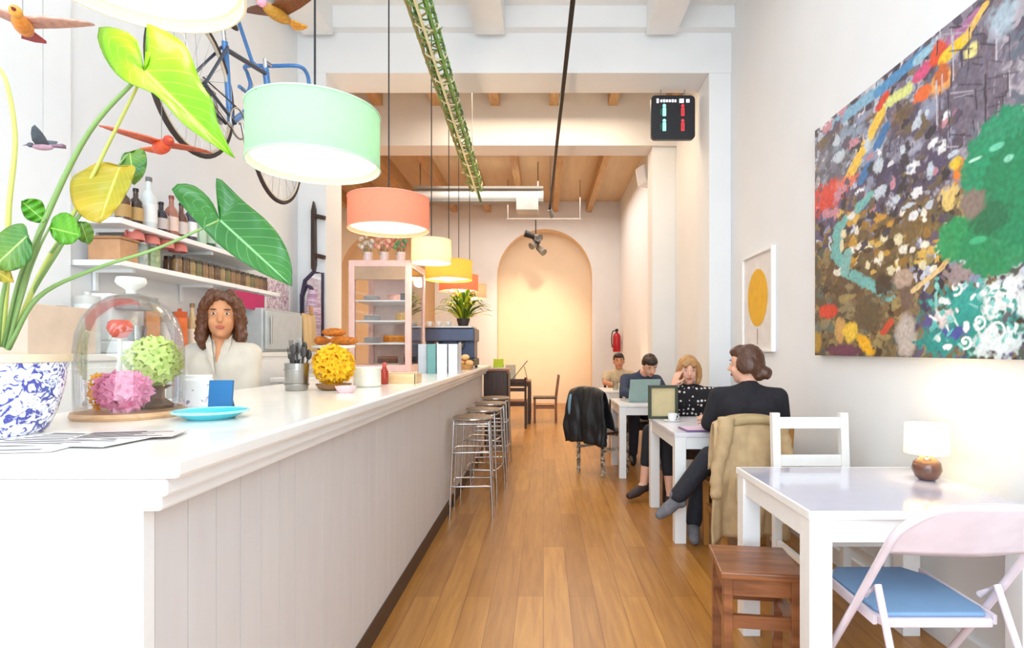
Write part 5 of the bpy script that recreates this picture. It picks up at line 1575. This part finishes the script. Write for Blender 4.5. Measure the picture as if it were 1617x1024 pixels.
for x in (xl, xr):
    s = 1 if x == xl else -1
    MB().tube([(x + .03 * s, 1.86, .50), (x + .03 * s, 1.79, .56), (x + .012 * s, 1.54, .012)], .0115, 8).build('leg', li, t, smooth=60)
    for p in ((x, yf, 0), (x + .012 * s, 1.54, 0)):
        MB().lathe(p, [(.016, 0), (.016, .03), (.012, .034)], 12).build('rubber_foot', mat('rubber_grey', '6A6468', .8), t, smooth=40)
    MB().bar((x + .028 * s, 1.80, .445), (x + .028 * s, 2.16, .455), .012, .03).build('seat_hinge', li, t)
def backp(u, v):
    x = xl + .012 + (xr - xl - .024) * u
    z0 = .69
    ex = min(x - xl, xr - x)
    top = zt - .012
    if ex < rc:
        top = zt - rc + math.sqrt(max(0, rc * rc - (rc - ex) ** 2)) - .012
    z = z0 + (max(top, z0 + .03) - z0) * v
    return Vector((x, pl_(z) - .03 * math.sin(PI * u) + .004, z))
MB().grid(backp, 36, 10).build('backrest', li, t, smooth=180, fix=False, solid=.008)
sx0, sx1 = xl + .035, xr - .025
seatpoly = [(sx0 + .02, 1.785), (sx1 - .02, 1.785), (sx1, 1.83), (sx1, 2.12), (sx1 - .05, 2.2), (sx0 + .05, 2.2), (sx0, 2.12), (sx0, 1.83)]
MB().ext([(x, y, .425) for x, y in seatpoly], (0, 0, .028)).build('seat_pan', li, t, bevel=.006)
MB().ext([(x + (.012 if x < 1.25 else -.012), y + (.014 if y < 2 else -.014), .4535) for x, y in seatpoly], (0, 0, .014)).build('seat', mat('seat_blue', '7A9EC4', .5, var=.05), t, bevel=.006)
MB().cap((xl, pl_(.16), .16), (xr, pl_(.16), .16), .008).build('cross_bar', li, t, smooth=40)
MB().cap((xl + .016, 1.60, .12), (xr - .016, 1.60, .12), .008).build('cross_bar', li, t, smooth=40)

# ---- small lamp on the near table
c0 = Vector((1.615, 2.40, .7508))
t = thing('table_lamp', 'small glowing table lamp with round brown base on the lavender table', 'lamp', c0)
MB().lathe(c0, [(.0, 0), (.028, 0), (.044, .012), (.056, .045), (.05, .075), (.03, .092), (.018, .1), (0, .1)], 28, cap=False).build('base', mat('brown_glaze', '6A4434', .2, var=.3, vscale=14, coat=.5), t, smooth=60)
MB().cap(c0 + Vector((0, 0, .095)), c0 + Vector((0, 0, .14)), .008).build('stem', steel, t)
MB().lathe(c0, [(.083, .112), (.08, .235), (.078, .235), (.081, .112)], 32, cap=False).build('lamp_shade', mat('cream_shade', 'FFF3D2', .7, trans=.5, emit=.7, ecol='FFDF9A'), t, smooth=50)
MB().ell(c0 + Vector((0, 0, .175)), (.026, .026, .034)).build('bulb', mat('lamp_bulb', 'FFFFFF', .5, var=0, emit=30, ecol='FFE6B8'), t, smooth=180)
l = bpy.data.lights.new('lamp_light', 'POINT')
l.energy, l.color, l.shadow_soft_size = 1.8, (1, .82, .55), .03
lo = bpy.data.objects.new('lamp_light', l)
lo.parent = t
lo.location = (0, 0, .21)
C.objects.link(lo)

# ---- jackets over chair backs
def jacket(name, label, prof, x0, x1, rot, loc, m, mats, fold=.018, nx=40, ns=44, flare=.0, slant=0.0, seed=3):
    """cloth strip hung over a back rail: prof = (y, z) path over the rail; local x along the rail"""
    t = thing(name, label, 'jacket', (0, 0, 0))
    pts = resample([(y, z) for y, z in prof], ns)
    def fn(u, v):
        p = pts[min(ns, int(round(v * ns)))]
        x = x0 + (x1 - x0) * u
        k = min(1, abs(v - .3) * 2)
        x += (u - .5) * flare * k + slant * k * (v > .3)
        n = noise.noise(Vector((x * 9, seed, p.y * 2.5)))
        n2 = noise.noise(Vector((x * 26, seed + 5, p.y * 7)))
        dy = (n * 1.0 + .35 * n2) * fold * (.3 + k)
        sag = -.05 * (abs(u - .5) * 2) ** 2.5 * (1 - k * .4)
        return Vector((x, p.x + dy, p.y + sag + .02 * k * noise.noise(Vector((x * 6, 2, seed)))))
    MB().grid(fn, nx, ns).build('cloth_body', m, t, smooth=180, fix=False, solid=.012)
    for (u, lb, cm, lean) in mats:
        a = fn(u, .30)
        a.y -= .03
        pts2 = curve_pts([a, a + Vector((.02 * lean, -.035, -.12)), a + Vector((.06 * lean, -.03, -.3)), a + Vector((.07 * lean, -.035, -.46))], 20)
        MB().tube(pts2, [.048 - .016 * i / 20 + .004 * math.sin(i * 2.1) for i in range(21)], 12).build(lb, cm, t, smooth=180)
    t.location = loc
    t.rotation_euler = (0, 0, R(rot))
    return t
bj = mat('beige_canvas', 'C0A47C', .85, var=.12, vscale=14, bump=.15, bscale=200)
jk = jacket('jacket', 'beige canvas jacket draped over the chair back behind the black sweater woman',
       [(.05, .62), (.035, .78), (.0, .905), (-.045, .885), (-.06, .7), (-.07, .45), (-.06, .2)], -.235, .19, 0, (1.235, 3.375, 0), bj, [(.16, 'sleeve', bj, -1), (.86, 'sleeve', bj, 1)], fold=.05, flare=.05, slant=-.0)
MB().tube(curve_pts([(-.16, -.03, .86), (-.04, -.055, .89), (.08, -.055, .885), (.17, -.03, .86)], 16), .028, 10).build('collar', mat('beige_collar', 'B09A70', .85), jk, smooth=180)
MB().box(-.13, -.02, -.115, -.095, .42, .56).build('pocket', mat('beige_pocket', 'B8A278', .85), jk, bevel=.008)
bj2 = mat('black_nylon', '1E2024', .45, var=.2, vscale=20)
j2 = jacket('jacket', 'black jacket with a pale blue patch hung on the chair by the laptop table',
       [(.10, .5), (.07, .7), (.0, .90), (-.05, .87), (-.075, .7), (-.08, .5), (-.07, .34)], -.23, .23, -50, (.475, 5.922, 0), bj2, [(.15, 'sleeve', bj2, -1), (.85, 'sleeve', bj2, 1)], fold=.045, flare=.1, seed=9)
MB().ell((-.205, -.07, .70), (.03, .03, .13)).build('blue_lining', mat('blue_lining', '7AA2B8', .7), j2, smooth=180)

# ---- on the couple's table
c0 = Vector((.965, 4.60, .7405))
t = thing('table_sign', 'dark green framed beige sign standing on the couple table', 'sign', c0)
ww, hh = .235, .27
MB().box(c0.x - ww / 2, c0.x + ww / 2, 4.595, 4.602, .755, .74 + hh).build('panel', mat('sign_beige', 'CDBB8E', .6), t)
f_ = MB().box(c0.x - ww / 2, c0.x - ww / 2 + .022, 4.58, 4.615, .7405, .74 + hh).box(c0.x + ww / 2 - .022, c0.x + ww / 2, 4.58, 4.615, .7405, .74 + hh)
f_.box(c0.x - ww / 2 + .022, c0.x + ww / 2 - .022, 4.58, 4.615, .74 + hh - .022, .74 + hh).box(c0.x - ww / 2 + .022, c0.x + ww / 2 - .022, 4.58, 4.615, .7405, .7605)
f_.build('frame', mat('dark_green_frame', '3C4230', .5), t)
t = thing('menu_book', 'purple menu lying open on the couple table', 'menu', (1.14, 3.98, .7405))
MB().obox((1.11, 3.95, .7465), (.30, .2, .011), Matrix.Rotation(R(4), 3, 'Z')).build('cover', mat('purple_cover', '7A5E8E', .5), t, bevel=.002)
MB().obox((1.11, 3.955, .7535), (.28, .18, .002), Matrix.Rotation(R(4), 3, 'Z')).build('page', mat('page_pink', 'E0C6DC', .6), t)
t = thing('napkin', 'folded white napkin beside the purple menu on the couple table', 'napkin', (1.26, 4.14, .7405))
MB().obox((1.27, 4.2, .7435), (.14, .12, .005), Matrix.Rotation(R(14), 3, 'Z')).obox((1.275, 4.2, .7475), (.12, .06, .004), Matrix.Rotation(R(20), 3, 'Z')).build('paper', white_paint, t, bevel=.001)
t = thing('coffee_cup', 'small white cup near the beige sign on the couple table', 'cup', (1.0, 4.42, .7405))
MB().lathe((1.0, 4.42, .7405), [(.05, 0), (.065, .01), (.062, .012), (.03, .006), (0, .006)], 24, cap=False).build('saucer', white_paint, t, smooth=50)
MB().lathe((1.0, 4.42, .7475), [(.022, 0), (.03, .01), (.038, .055), (.035, .055), (.026, .01), (0, .008)], 24, cap=False).build('bowl', white_paint, t, smooth=50)
MB().tube(arc((1.036, 4.42, .778), .015, -90, 90, 8), .0035, 6).build('handle', white_paint, t, smooth=60)
# ---- on the laptop table
t = thing('laptop', 'open laptop with a pale teal lid on the table of the man in dark blue', 'laptop', (1.02, 6.0, .7455))
te = mat('teal_lid', '9AB4B0', .4)
M3 = Matrix.Rotation(R(14), 3, 'Z')
c0 = Vector((1.05, 6.0, .7455))
MB().obox(c0 + M3 @ Vector((0, .11, .009)), (.34, .23, .016), M3).build('keyboard_base', mat('silver', 'B8BABC', .35, .4), t, bevel=.003)
MB().obox(c0 + M3 @ Vector((0, -.035, .125)), (.34, .008, .24), M3 @ Matrix.Rotation(R(14), 3, 'X')).build('screen_lid', te, t, bevel=.003)
t = thing('drink_glass', 'clear drinking glass on the farthest white table', 'glass', (.98, 7.75, .7455))
MB().lathe((.98, 7.75, .7455), [(0, .004), (.028, .004), (.036, .12), (.039, .12), (.032, 0), (0, 0)], 20, cap=False).build('tumbler', glass_mat('tumbler_glass', 'F4F8F6', .2), t, smooth=60)
MB().lathe((.98, 7.75, .7505), [(0, .0), (.027, .0), (.031, .06), (0, .06)], 20, cap=False).build('water', mat('pale_drink', 'E8DCC0', .1), t, smooth=60)
for k, (x, y, lb) in enumerate(((1.08, 7.72, 'white box of napkins on the farthest table'), (1.22, 7.8, 'low white plate on the farthest table'))):
    t = thing(('napkin_box', 'plate')[k], lb, ('napkins', 'plate')[k], (x, y, .7455))
    if k == 0:
        MB().box(x - .06, x + .06, y - .04, y + .04, .7455, .84).build('box', white_paint, t, bevel=.004)
        MB().box(x - .04, x + .04, y - .01, y + .01, .84, .88).build('tissue', white_paint, t)
    else:
        MB().lathe((x, y, .7455), [(.05, 0), (.09, .015), (.088, .018), (.05, .005), (0, .005)], 24, cap=False).build('dish', white_paint, t, smooth=50)
        MB().ell((x, y, .775), (.05, .04, .02)).build('pastry', cm, t, smooth=180)

# ================================================================== people
def head_frame(f, up=(0, 0, 1)):
    f = Vector(f).normalized()
    r = f.cross(Vector(up)).normalized()
    u = r.cross(f).normalized()
    return f, r, u

def person(label, at, J, skin, top, bottom, shoe, hairm, hair, face, sleeve=1.0, cat='person', vox=.0085, torso=1.0, shoes='shoe', bare_ankle=0.0, lipc='B8604E'):
    """one continuous body; clothes, hair, eyes and lips are its parts.  J holds the joints in room coordinates"""
    t = thing('person', label, cat, at)
    V = {k: Vector(v) for k, v in J.items() if isinstance(v, tuple)}
    f, r, u = head_frame(face, J.get('up', (0, 0, 1)))
    M3 = Matrix((r, f, u)).transposed()
    c = V['head']
    b = MB()
    b.ell(c + u * .025 - f * .008, (.074, .09, .094), M3)
    b.ell(c - u * .035 + f * .018, (.062, .068, .078), M3)
    b.ell(c - u * .094 + f * .05, (.026, .024, .02), M3)
    b.limb(c + f * .08 + u * .012, c + f * .102 - u * .024, .009, .014)
    for s in (-1, 1):
        b.ell(c + r * (.076 * s) - u * .006 - f * .005, (.012, .02, .031), M3)
        b.ell(c + r * (.034 * s) + f * .055 - u * .03, (.024, .022, .024), M3)
    N = V['neck']
    b.limb(c - f * .02 - u * .06, N, .047, .054)
    P0 = V['pelvis']
    sl, sr = V['sl'], V['sr']
    ch = (sl + sr) / 2
    sx = (sr - sl) * .5
    # torso: two side columns joined, so that it is wider than deep
    wa = P0.lerp(ch, .45)
    hx = Vector((sx.x, sx.y, 0)).normalized()
    def torso_mesh(m, g, low=0.0):
        for s in (-1, 1):
            m.limb(P0 + hx * (.075 * s) + Vector((0, 0, low)), wa + hx * (.06 * s), .105 * torso + g, .088 * torso + g)
            m.limb(wa + hx * (.06 * s), ch + hx * (.07 * s) - (ch - wa).normalized() * .07, .088 * torso + g, .098 * torso + g)
        m.limb(sl.lerp(ch, .12), ch, .05 + g, .062 + g)
        m.limb(sr.lerp(ch, .12), ch, .05 + g, .062 + g)
        m.limb(ch, N, .07 + g, .052 + g * .6)
        m.limb(sl.lerp(ch, .3), N - (N - ch) * .2, .042 + g, .045 + g * .5)
        m.limb(sr.lerp(ch, .3), N - (N - ch) * .2, .042 + g, .045 + g * .5)
    torso_mesh(b, 0)
    def hand(side):
        w = V['w' + side]
        d = V['h' + side] - w
        L = d.length
        d.normalize()
        n = Vector(J.get('n' + side, (0, 0, -1)))
        sd = d.cross(n).normalized()
        n = sd.cross(d)
        Mh = Matrix((sd, d, n)).transposed()
        b.ell(w + d * .05, (.038, .052, .017), Mh)
        b.limb(w, w + d * .04, .024, .022)
        cv = J.get('curl', .5)
        for k, (o, ln) in enumerate(((-.029, .068), (-.010, .078), (.010, .073), (.028, .058))):
            p0 = w + d * .088 + sd * o
            p1 = p0 + (d + n * cv * .5 + sd * o * 1.5).normalized() * ln * .5
            p2 = p1 + (d + n * cv * 1.6).normalized() * ln * .5
            b.limb(p0, p1, .0095, .009)
            b.limb(p1, p2, .009, .008)
        ts = J.get('thumb' + side, 1)
        q0 = w + d * .03 + sd * (.03 * ts)
        q1 = q0 + (d * .6 + sd * ts * .8 + n * .2).normalized() * .042
        b.limb(q0, q1, .013, .011)
        b.limb(q1, q1 + (d + sd * ts * .2 + n * .3).normalized() * .03, .011, .009)
    for s, S in (('l', sl), ('r', sr)):
        b.limb(S, V['e' + s], .047, .039)
        b.limb(V['e' + s], V['w' + s], .038, .026)
        hand(s)
        hp = P0 + hx * (.085 if s == 'r' else -.085)
        b.limb(hp, V['k' + s], .082, .054)
        b.limb(V['k' + s], V['k' + s].lerp(V['a' + s], .35), .052, .053)
        b.limb(V['k' + s].lerp(V['a' + s], .35), V['a' + s], .053, .034)
        b.limb(V['a' + s], V['a' + s].lerp(V['t' + s], .5) - Vector((0, 0, .015)), .036, .032)
        b.limb(V['a' + s].lerp(V['t' + s], .5) - Vector((0, 0, .015)), V['t' + s], .032, .022)
    bo = remesh(b.build('body', skin, t), vox, 3)
    # clothes
    cl = MB()
    torso_mesh(cl, .013)
    for s, S in (('l', sl), ('r', sr)):
        if sleeve >= 1:
            cl.limb(S, V['e' + s], .062, .053)
            cl.limb(V['e' + s], V['e' + s].lerp(V['w' + s], .96), .053, .04)
        else:
            cl.limb(S, S.lerp(V['e' + s], sleeve), .064, .062)
    if 'collar_open' in J:
        pass
    remesh(cl.build('top', top, t), .012, 5)
    tr = MB()
    for s in (-1, 1):
        tr.limb(P0 + hx * (.075 * s) + Vector((0, 0, .04)), P0 + hx * (.08 * s), .118 * torso, .118 * torso)
    for s in ('l', 'r'):
        hp = P0 + hx * (.085 if s == 'r' else -.085)
        q = V['k' + s].lerp(V['a' + s], 1 - bare_ankle - .06)
        tr.limb(hp, V['k' + s], .1, .073)
        tr.limb(V['k' + s], q, .072, .056)
    remesh(tr.build('trousers', bottom, t), .012, 5)
    for s in ('l', 'r'):
        a, tt_ = V['a' + s], V['t' + s]
        d = (tt_ - a)
        dn = Vector((d.x, d.y, 0)).normalized()
        sh = MB()
        mid = a.lerp(tt_, .5) - Vector((0, 0, .014))
        sh.limb(a - dn * .03 - Vector((0, 0, .02)), a + Vector((0, 0, .02 if shoes == 'shoe' else -.02)), .042, .043 if shoes == 'shoe' else .03)
        sh.limb(a - Vector((0, 0, .02)), mid, .043, .044)
        sh.limb(mid, tt_, .044, .031)
        remesh(sh.build('shoe', shoe, t), .008, 3)
    # hair, eyes, brows, lips
    hm = MB()
    for (p, rad) in hair:
        hm.ell(c + r * p[0] + f * p[1] + u * p[2], rad, M3)
    ho = remesh(hm.build('hair', hairm, t), .008, 3)
    wv = J.get('wave', .004)
    for v in ho.data.vertices:
        q = v.co + Vector(at)
        v.co += v.normal * wv * (noise.noise(Vector((q.x * 55, q.y * 55, q.z * 22))) + .5 * noise.noise(q * 90))
    wm = bpy.data.materials.get('eye_white') or mat('eye_white', 'D8CEC6', .3, var=0)
    im = bpy.data.materials.get('iris_brown') or mat('iris_brown', '3A2418', .25, var=.1)
    bm_ = bpy.data.materials.get('brow_brown') or mat('brow_brown', '4A3020', .8)
    lm_ = bpy.data.materials.get('lips' + lipc) or mat('lips' + lipc, lipc, .45)
    for s in (-1, 1):
        e = MB().ell(c + r * (.031 * s) + f * .0745 + u * .012, (.0115, .007, .0062), M3).build('eye', wm, t, smooth=180)
        MB().ell(c + r * (.031 * s) + f * .0803 + u * .012, (.0056, .003, .0056), M3).build('iris', im, e, smooth=180)
        MB().ell(c + r * (.033 * s) + f * .0775 + u * .034, (.017, .006, .0032), M3).build('eyebrow', bm_, t, smooth=180)
    MB().ell(c + f * .084 - u * .056, (.023, .008, .0055), M3).ell(c + f * .083 - u * .063, (.019, .008, .006), M3).build('lips', lm_, t, smooth=180)
    return t, V, (c, f, r, u, M3)

sk_a = mat('skin_warm', 'CE8E64', .5, var=.06, vscale=30)
sk_b = mat('skin_fair', 'E6B096', .5, var=.06, vscale=30)
sk_c = mat('skin_tan', 'C88A66', .5, var=.06, vscale=30)
hair_d = mat('hair_dark_brown', '5E361E', .45, var=.4, vscale=30, stretch=(6, 6, 1))
hair_b = mat('hair_blonde', 'B88A58', .45, var=.35, vscale=30, stretch=(6, 6, 1))
hair_k = mat('hair_black_brown', '2E1E18', .45, var=.4, vscale=30, stretch=(6, 6, 1))
hair_m = mat('hair_chestnut', '56382A', .4, var=.4, vscale=30, stretch=(6, 6, 1))
CAP = [((0, -.03, .035), (.087, .095, .098)), ((0, .02, .085), (.07, .07, .045))]

# barista behind the bar
hx_, hy_ = -1.748, 3.08
J = dict(head=(hx_ + .02, hy_ - .02, 1.474), neck=(hx_, hy_ + .02, 1.34), sl=(hx_ + .16, hy_ + .01, 1.275), sr=(hx_ - .158, hy_ + .03, 1.275), pelvis=(hx_, hy_ + .03, .88),
         el=(hx_ + .165, hy_ - .04, 1.0), wl=(hx_ + .13, hy_ - .24, .98), hl=(hx_ + .10, hy_ - .4, .96), er=(hx_ - .14, hy_ - .04, 1.02), wr=(hx_ - .1, hy_ - .23, .98), hr=(hx_ - .06, hy_ - .4, .96),
         kl=(hx_ + .09, hy_ + .0, .47), kr=(hx_ - .09, hy_ + .0, .47), al=(hx_ + .09, hy_ + .04, .085), ar=(hx_ - .09, hy_ + .04, .085), tl=(hx_ + .10, hy_ - .12, .035), tr=(hx_ - .10, hy_ - .12, .035), thumbl=-1)
def lock(pts, r0, r1, n=9):
    pp = curve_pts(pts, n)
    return [(tuple(p), (r0 + (r1 - r0) * i / n,) * 3) for i, p in enumerate(pp)]
wavy = [((0, -.03, .042), (.09, .098, .092)), ((0, -.08, -.05), (.085, .05, .1))]
for sg in (-1, 1):
    wavy += lock([(.015 * sg, .055, .112), (.062 * sg, .055, .075), (.083 * sg, .02, .01), (.086 * sg, .005, -.06), (.096 * sg, .0, -.11), (.08 * sg, -.02, -.145)], .022, .03, 14)
    wavy += lock([(.04 * sg, .0, .125), (.08 * sg, -.02, .06), (.094 * sg, -.035, -.03), (.09 * sg, -.04, -.11), (.065 * sg, -.06, -.15)], .026, .034, 12)
J['wave'] = .012
cream = mat('cream_shirt', 'CFC6B8', .8, var=.04, vscale=20)
tb, V, (c, f, r, u, M3) = person('person with wavy brown hair and cream open-neck shirt standing behind the bar', (hx_, hy_, 0), J, sk_a, cream, black_cloth, black, hair_d, wavy, (.42, -.9, .02), sleeve=1.0)
# open shirt neck: bare skin wedge between two collar flaps
nk = V['neck']
fd = Vector((.3, -.95, 0)).normalized()
rd = Vector((fd.y, -fd.x, 0)) * -1
wedge = MB()
wedge.limb(nk + fd * .035 - Vector((0, 0, .0)), nk + fd * .088 - Vector((0, 0, .1)), .032, .012)
wedge.limb(nk + fd * .088 - Vector((0, 0, .1)), nk + fd * .1 - Vector((0, 0, .18)), .013, .006)
remesh(wedge.build('neckline', sk_a, tb), .006, 2)
for s in (-1, 1):
    p = [nk + rd * (.055 * s) + fd * .02 + Vector((0, 0, .04)), nk + rd * (.06 * s) + fd * .08 - Vector((0, 0, .01)), nk + rd * (.045 * s) + fd * .105 - Vector((0, 0, .085)), nk + rd * (.01 * s) + fd * .112 - Vector((0, 0, .17)), nk + rd * (.02 * s) + fd * .10 - Vector((0, 0, .09)), nk + rd * (.035 * s) + fd * .07 - Vector((0, 0, .0))]
    MB().add(p, [(0, 1, 2, 3, 4, 5)]).build('collar', cream, tb, fix=False, solid=.008)

# woman in black sweater, back to the camera
J = dict(head=(1.285, 3.64, 1.20), neck=(1.30, 3.60, 1.065), sl=(1.125, 3.66, 1.0), sr=(1.475, 3.58, 1.0), pelvis=(1.28, 3.60, .577),
         el=(1.075, 3.70, .82), wl=(1.13, 3.90, .80), hl=(1.18, 4.06, .79), er=(1.53, 3.64, .80), wr=(1.40, 3.88, .80), hr=(1.34, 4.02, .79),
         kl=(1.08, 3.70, .60), kr=(1.12, 3.97, .52), al=(.86, 3.70, .33), ar=(1.025, 3.90, .10), tl=(.755, 3.70, .225), tr=(1.0, 3.77, .036), thumbr=-1, nl=(0, 0, -1), nr=(0, 0, -1), curl=.2)
bun = CAP + [((0, -.075, .0), (.078, .05, .085)), ((.075, -.03, .0), (.022, .06, .06)), ((-.075, -.03, .0), (.022, .06, .06)), ((.01, -.125, -.055), (.042, .04, .042)), ((.0, -.085, -.07), (.05, .035, .035))]
person('person in black sweater with chestnut low bun, seen from behind at the table', (1.28, 3.6, 0), J, sk_b, black_cloth, mat('charcoal_denim', '22242E', .8, var=.2, vscale=40), mat('grey_suede', '6E6E74', .8, var=.15, vscale=40), hair_m, bun, (-.78, .62, -.05), sleeve=1.0, torso=.95)

# blonde woman in polka dots, facing the camera
J = dict(head=(1.255, 4.93, 1.118), neck=(1.275, 4.98, .985), sl=(1.46, 4.95, .915), sr=(1.10, 4.97, .915), pelvis=(1.24, 5.06, .577),
         el=(1.52, 4.70, .79), wl=(1.34, 4.52, .785), hl=(1.2, 4.42, .775), er=(1.06, 4.66, .785), wr=(1.10, 4.82, .99), hr=(1.15, 4.87, 1.10),
         kl=(1.03, 4.76, .545), kr=(.93, 4.94, .585), al=(1.04, 4.66, .1), ar=(.865, 4.92, .13), tl=(1.02, 4.54, .036), tr=(.735, 4.86, .05), nr=(.6, .5, 0), nl=(0, 0, -1), curl=.3, thumbr=-1)
bob = [((0, -.03, .04), (.09, .098, .093)), ((0, -.075, -.04), (.082, .05, .085)), ((0, .055, .078), (.058, .034, .03)), ((-.03, .066, .06), (.03, .022, .022)), ((.03, .066, .06), (.03, .022, .022))]
for sg in (-1, 1):
    bob += lock([(.04 * sg, .05, .09), (.078 * sg, .035, .04), (.09 * sg, .015, -.03), (.082 * sg, .005, -.1)], .024, .026, 10)
dots = spots('polka_dots', 'F2F0EE', '1E1A20', 27, .27, .33, .8, 0.35)
person('person with blonde fringe and black polka dot blouse resting a hand on the cheek', (1.24, 5.05, 0), J, sk_b, dots, mat('black_trousers', '1B1C22', .8), mat('dark_sandals', '3A2A28', .6), hair_b, bob, (-.12, -.99, -.12), sleeve=.55, torso=.95, shoes='sandal', bare_ankle=.36)

# man in dark blue bending over the laptop
J = dict(head=(1.19, 6.36, 1.115), neck=(1.13, 6.5, 1.02), sl=(1.3, 6.52, .95), sr=(.94, 6.54, .96), pelvis=(1.13, 6.76, .577),
         el=(1.36, 6.40, .82), wl=(1.22, 6.27, .805), hl=(1.14, 6.2, .795), er=(.9, 6.38, .82), wr=(1.0, 6.27, .805), hr=(1.06, 6.21, .795),
         kl=(1.25, 6.42, .54), kr=(1.02, 6.42, .54), al=(1.25, 6.5, .1), ar=(1.02, 6.5, .1), tl=(1.26, 6.34, .036), tr=(1.0, 6.34, .036), curl=.1, up=(0, -.5, .86), thumbr=-1)
person('person in a dark blue top bending over the laptop', (1.13, 6.7, 0), J, sk_b, mat('dark_blue_knit', '3A4258', .85, var=.12, vscale=40), mat('dark_jeans', '2A2E3C', .8), black, hair_k, CAP + [((0, -.06, .0), (.078, .05, .075)), ((0, .05, .075), (.066, .035, .03))], (.15, -.8, -.55), sleeve=1.0, vox=.011)

# person in beige at the back
J = dict(head=(1.12, 8.46, 1.12), neck=(1.13, 8.5, .99), sl=(1.31, 8.5, .92), sr=(.95, 8.5, .92), pelvis=(1.13, 8.58, .577),
         el=(1.36, 8.34, .81), wl=(1.24, 8.18, .80), hl=(1.18, 8.1, .79), er=(.9, 8.32, .81), wr=(1.0, 8.17, .80), hr=(1.06, 8.1, .79),
         kl=(1.25, 8.22, .54), kr=(1.02, 8.22, .54), al=(1.25, 8.32, .1), ar=(1.02, 8.32, .1), tl=(1.26, 8.16, .036), tr=(1.0, 8.16, .036), thumbr=-1)
person('person with short dark hair and a beige shirt at the farthest table', (1.13, 8.55, 0), J, sk_c, mat('beige_shirt', 'C2AE8E', .85, var=.1, vscale=30), mat('brown_trousers', '5A4A3A', .8), black, hair_k, CAP, (-.05, -1, -.06), sleeve=.6, vox=.011)

# ================================================================== light, camera
def area(name, loc, rot, sx, sy, e, col):
    l = bpy.data.lights.new(name, 'AREA')
    l.shape, l.size, l.size_y, l.energy, l.color = 'RECTANGLE', sx, sy, e, col
    o = bpy.data.objects.new(name, l)
    o.location, o.rotation_euler = loc, rot
    C.objects.link(o)
    return o
def point(name, loc, e, col, r):
    l = bpy.data.lights.new(name, 'POINT')
    l.energy, l.color, l.shadow_soft_size = e, col, r
    o = bpy.data.objects.new(name, l)
    o.location = loc
    C.objects.link(o)
def spot(name, loc, tgt, e, col, ang, blend=.8, r=.05):
    l = bpy.data.lights.new(name, 'SPOT')
    l.energy, l.color, l.spot_size, l.spot_blend, l.shadow_soft_size = e, col, R(ang), blend, r
    o = bpy.data.objects.new(name, l)
    o.location = loc
    o.rotation_euler = (Vector(tgt) - Vector(loc)).to_track_quat('-Z', 'Y').to_euler()
    C.objects.link(o)
area('shopfront_daylight', (-.2, YF + .05, 2.2), (R(90), 0, 0), 3.4, 3.6, 165, (.80, .91, 1.0))
area('front_fill', (-.2, 2.6, 4.15), (0, 0, 0), 2.6, 3.6, 26, (.86, .94, 1))  # added fill over the front of the room, no real fitting
area('middle_fill', (-.1, 6.7, 4.4), (0, 0, 0), 2.4, 1.2, 44, (1, .84, .62))  # unseen warm fill added between the two beams
area('back_fill', (-.3, 10.6, 4.4), (0, 0, 0), 3.2, 3.4, 105, (1, .93, .85))  # added to brighten the back room, stands for no lamp there
area('side_room_lights', (-4.6, 9.5, 4.4), (0, 0, 0), 2.5, 4, 90, (1, .62, .30))
spot('recess_spot', (.1, 10.2, 3.5), (-.3, 13.75, 1.6), 420, (1, .80, .54), 52, 1.0)
spot('right_wall_wash', (1.45, 9.9, .3), (1.78, 9.9, 2.2), 30, (1, .80, .45), 75)

w = bpy.data.worlds.new('daylight')
bpy.context.scene.world = w
w.use_nodes = True
nt = w.node_tree
sky = nt.nodes.new('ShaderNodeTexSky')
sky.sky_type = 'NISHITA'
sky.sun_disc = False
sky.sun_elevation = R(40)
nt.links.new(sky.outputs[0], nt.nodes['Background'].inputs['Color'])
nt.nodes['Background'].inputs['Strength'].default_value = .12

cam = bpy.data.cameras.new('camera')
cam.sensor_width, cam.lens = 36, 36 * F / 1617
cam.shift_x, cam.shift_y = -(VX - 808.5) / 1617, (VY - 512) / 1617
cam.clip_start = .05
co = bpy.data.objects.new('camera', cam)
co.location, co.rotation_euler = (0, 0, EYE), (R(90), 0, 0)
C.objects.link(co)
sc = bpy.context.scene
sc.camera = co
sc.view_settings.view_transform = 'Standard'
sc.view_settings.look = 'None'
sc.view_settings.gamma = 1
sc.view_settings.use_curve_mapping = False
sc.view_settings.exposure = .38
sc.cycles.max_bounces = 8
sc.cycles.transparent_max_bounces = 12
sc.cycles.use_denoising = True
for o in bpy.data.objects:
    if '_at' in o:
        del o['_at']
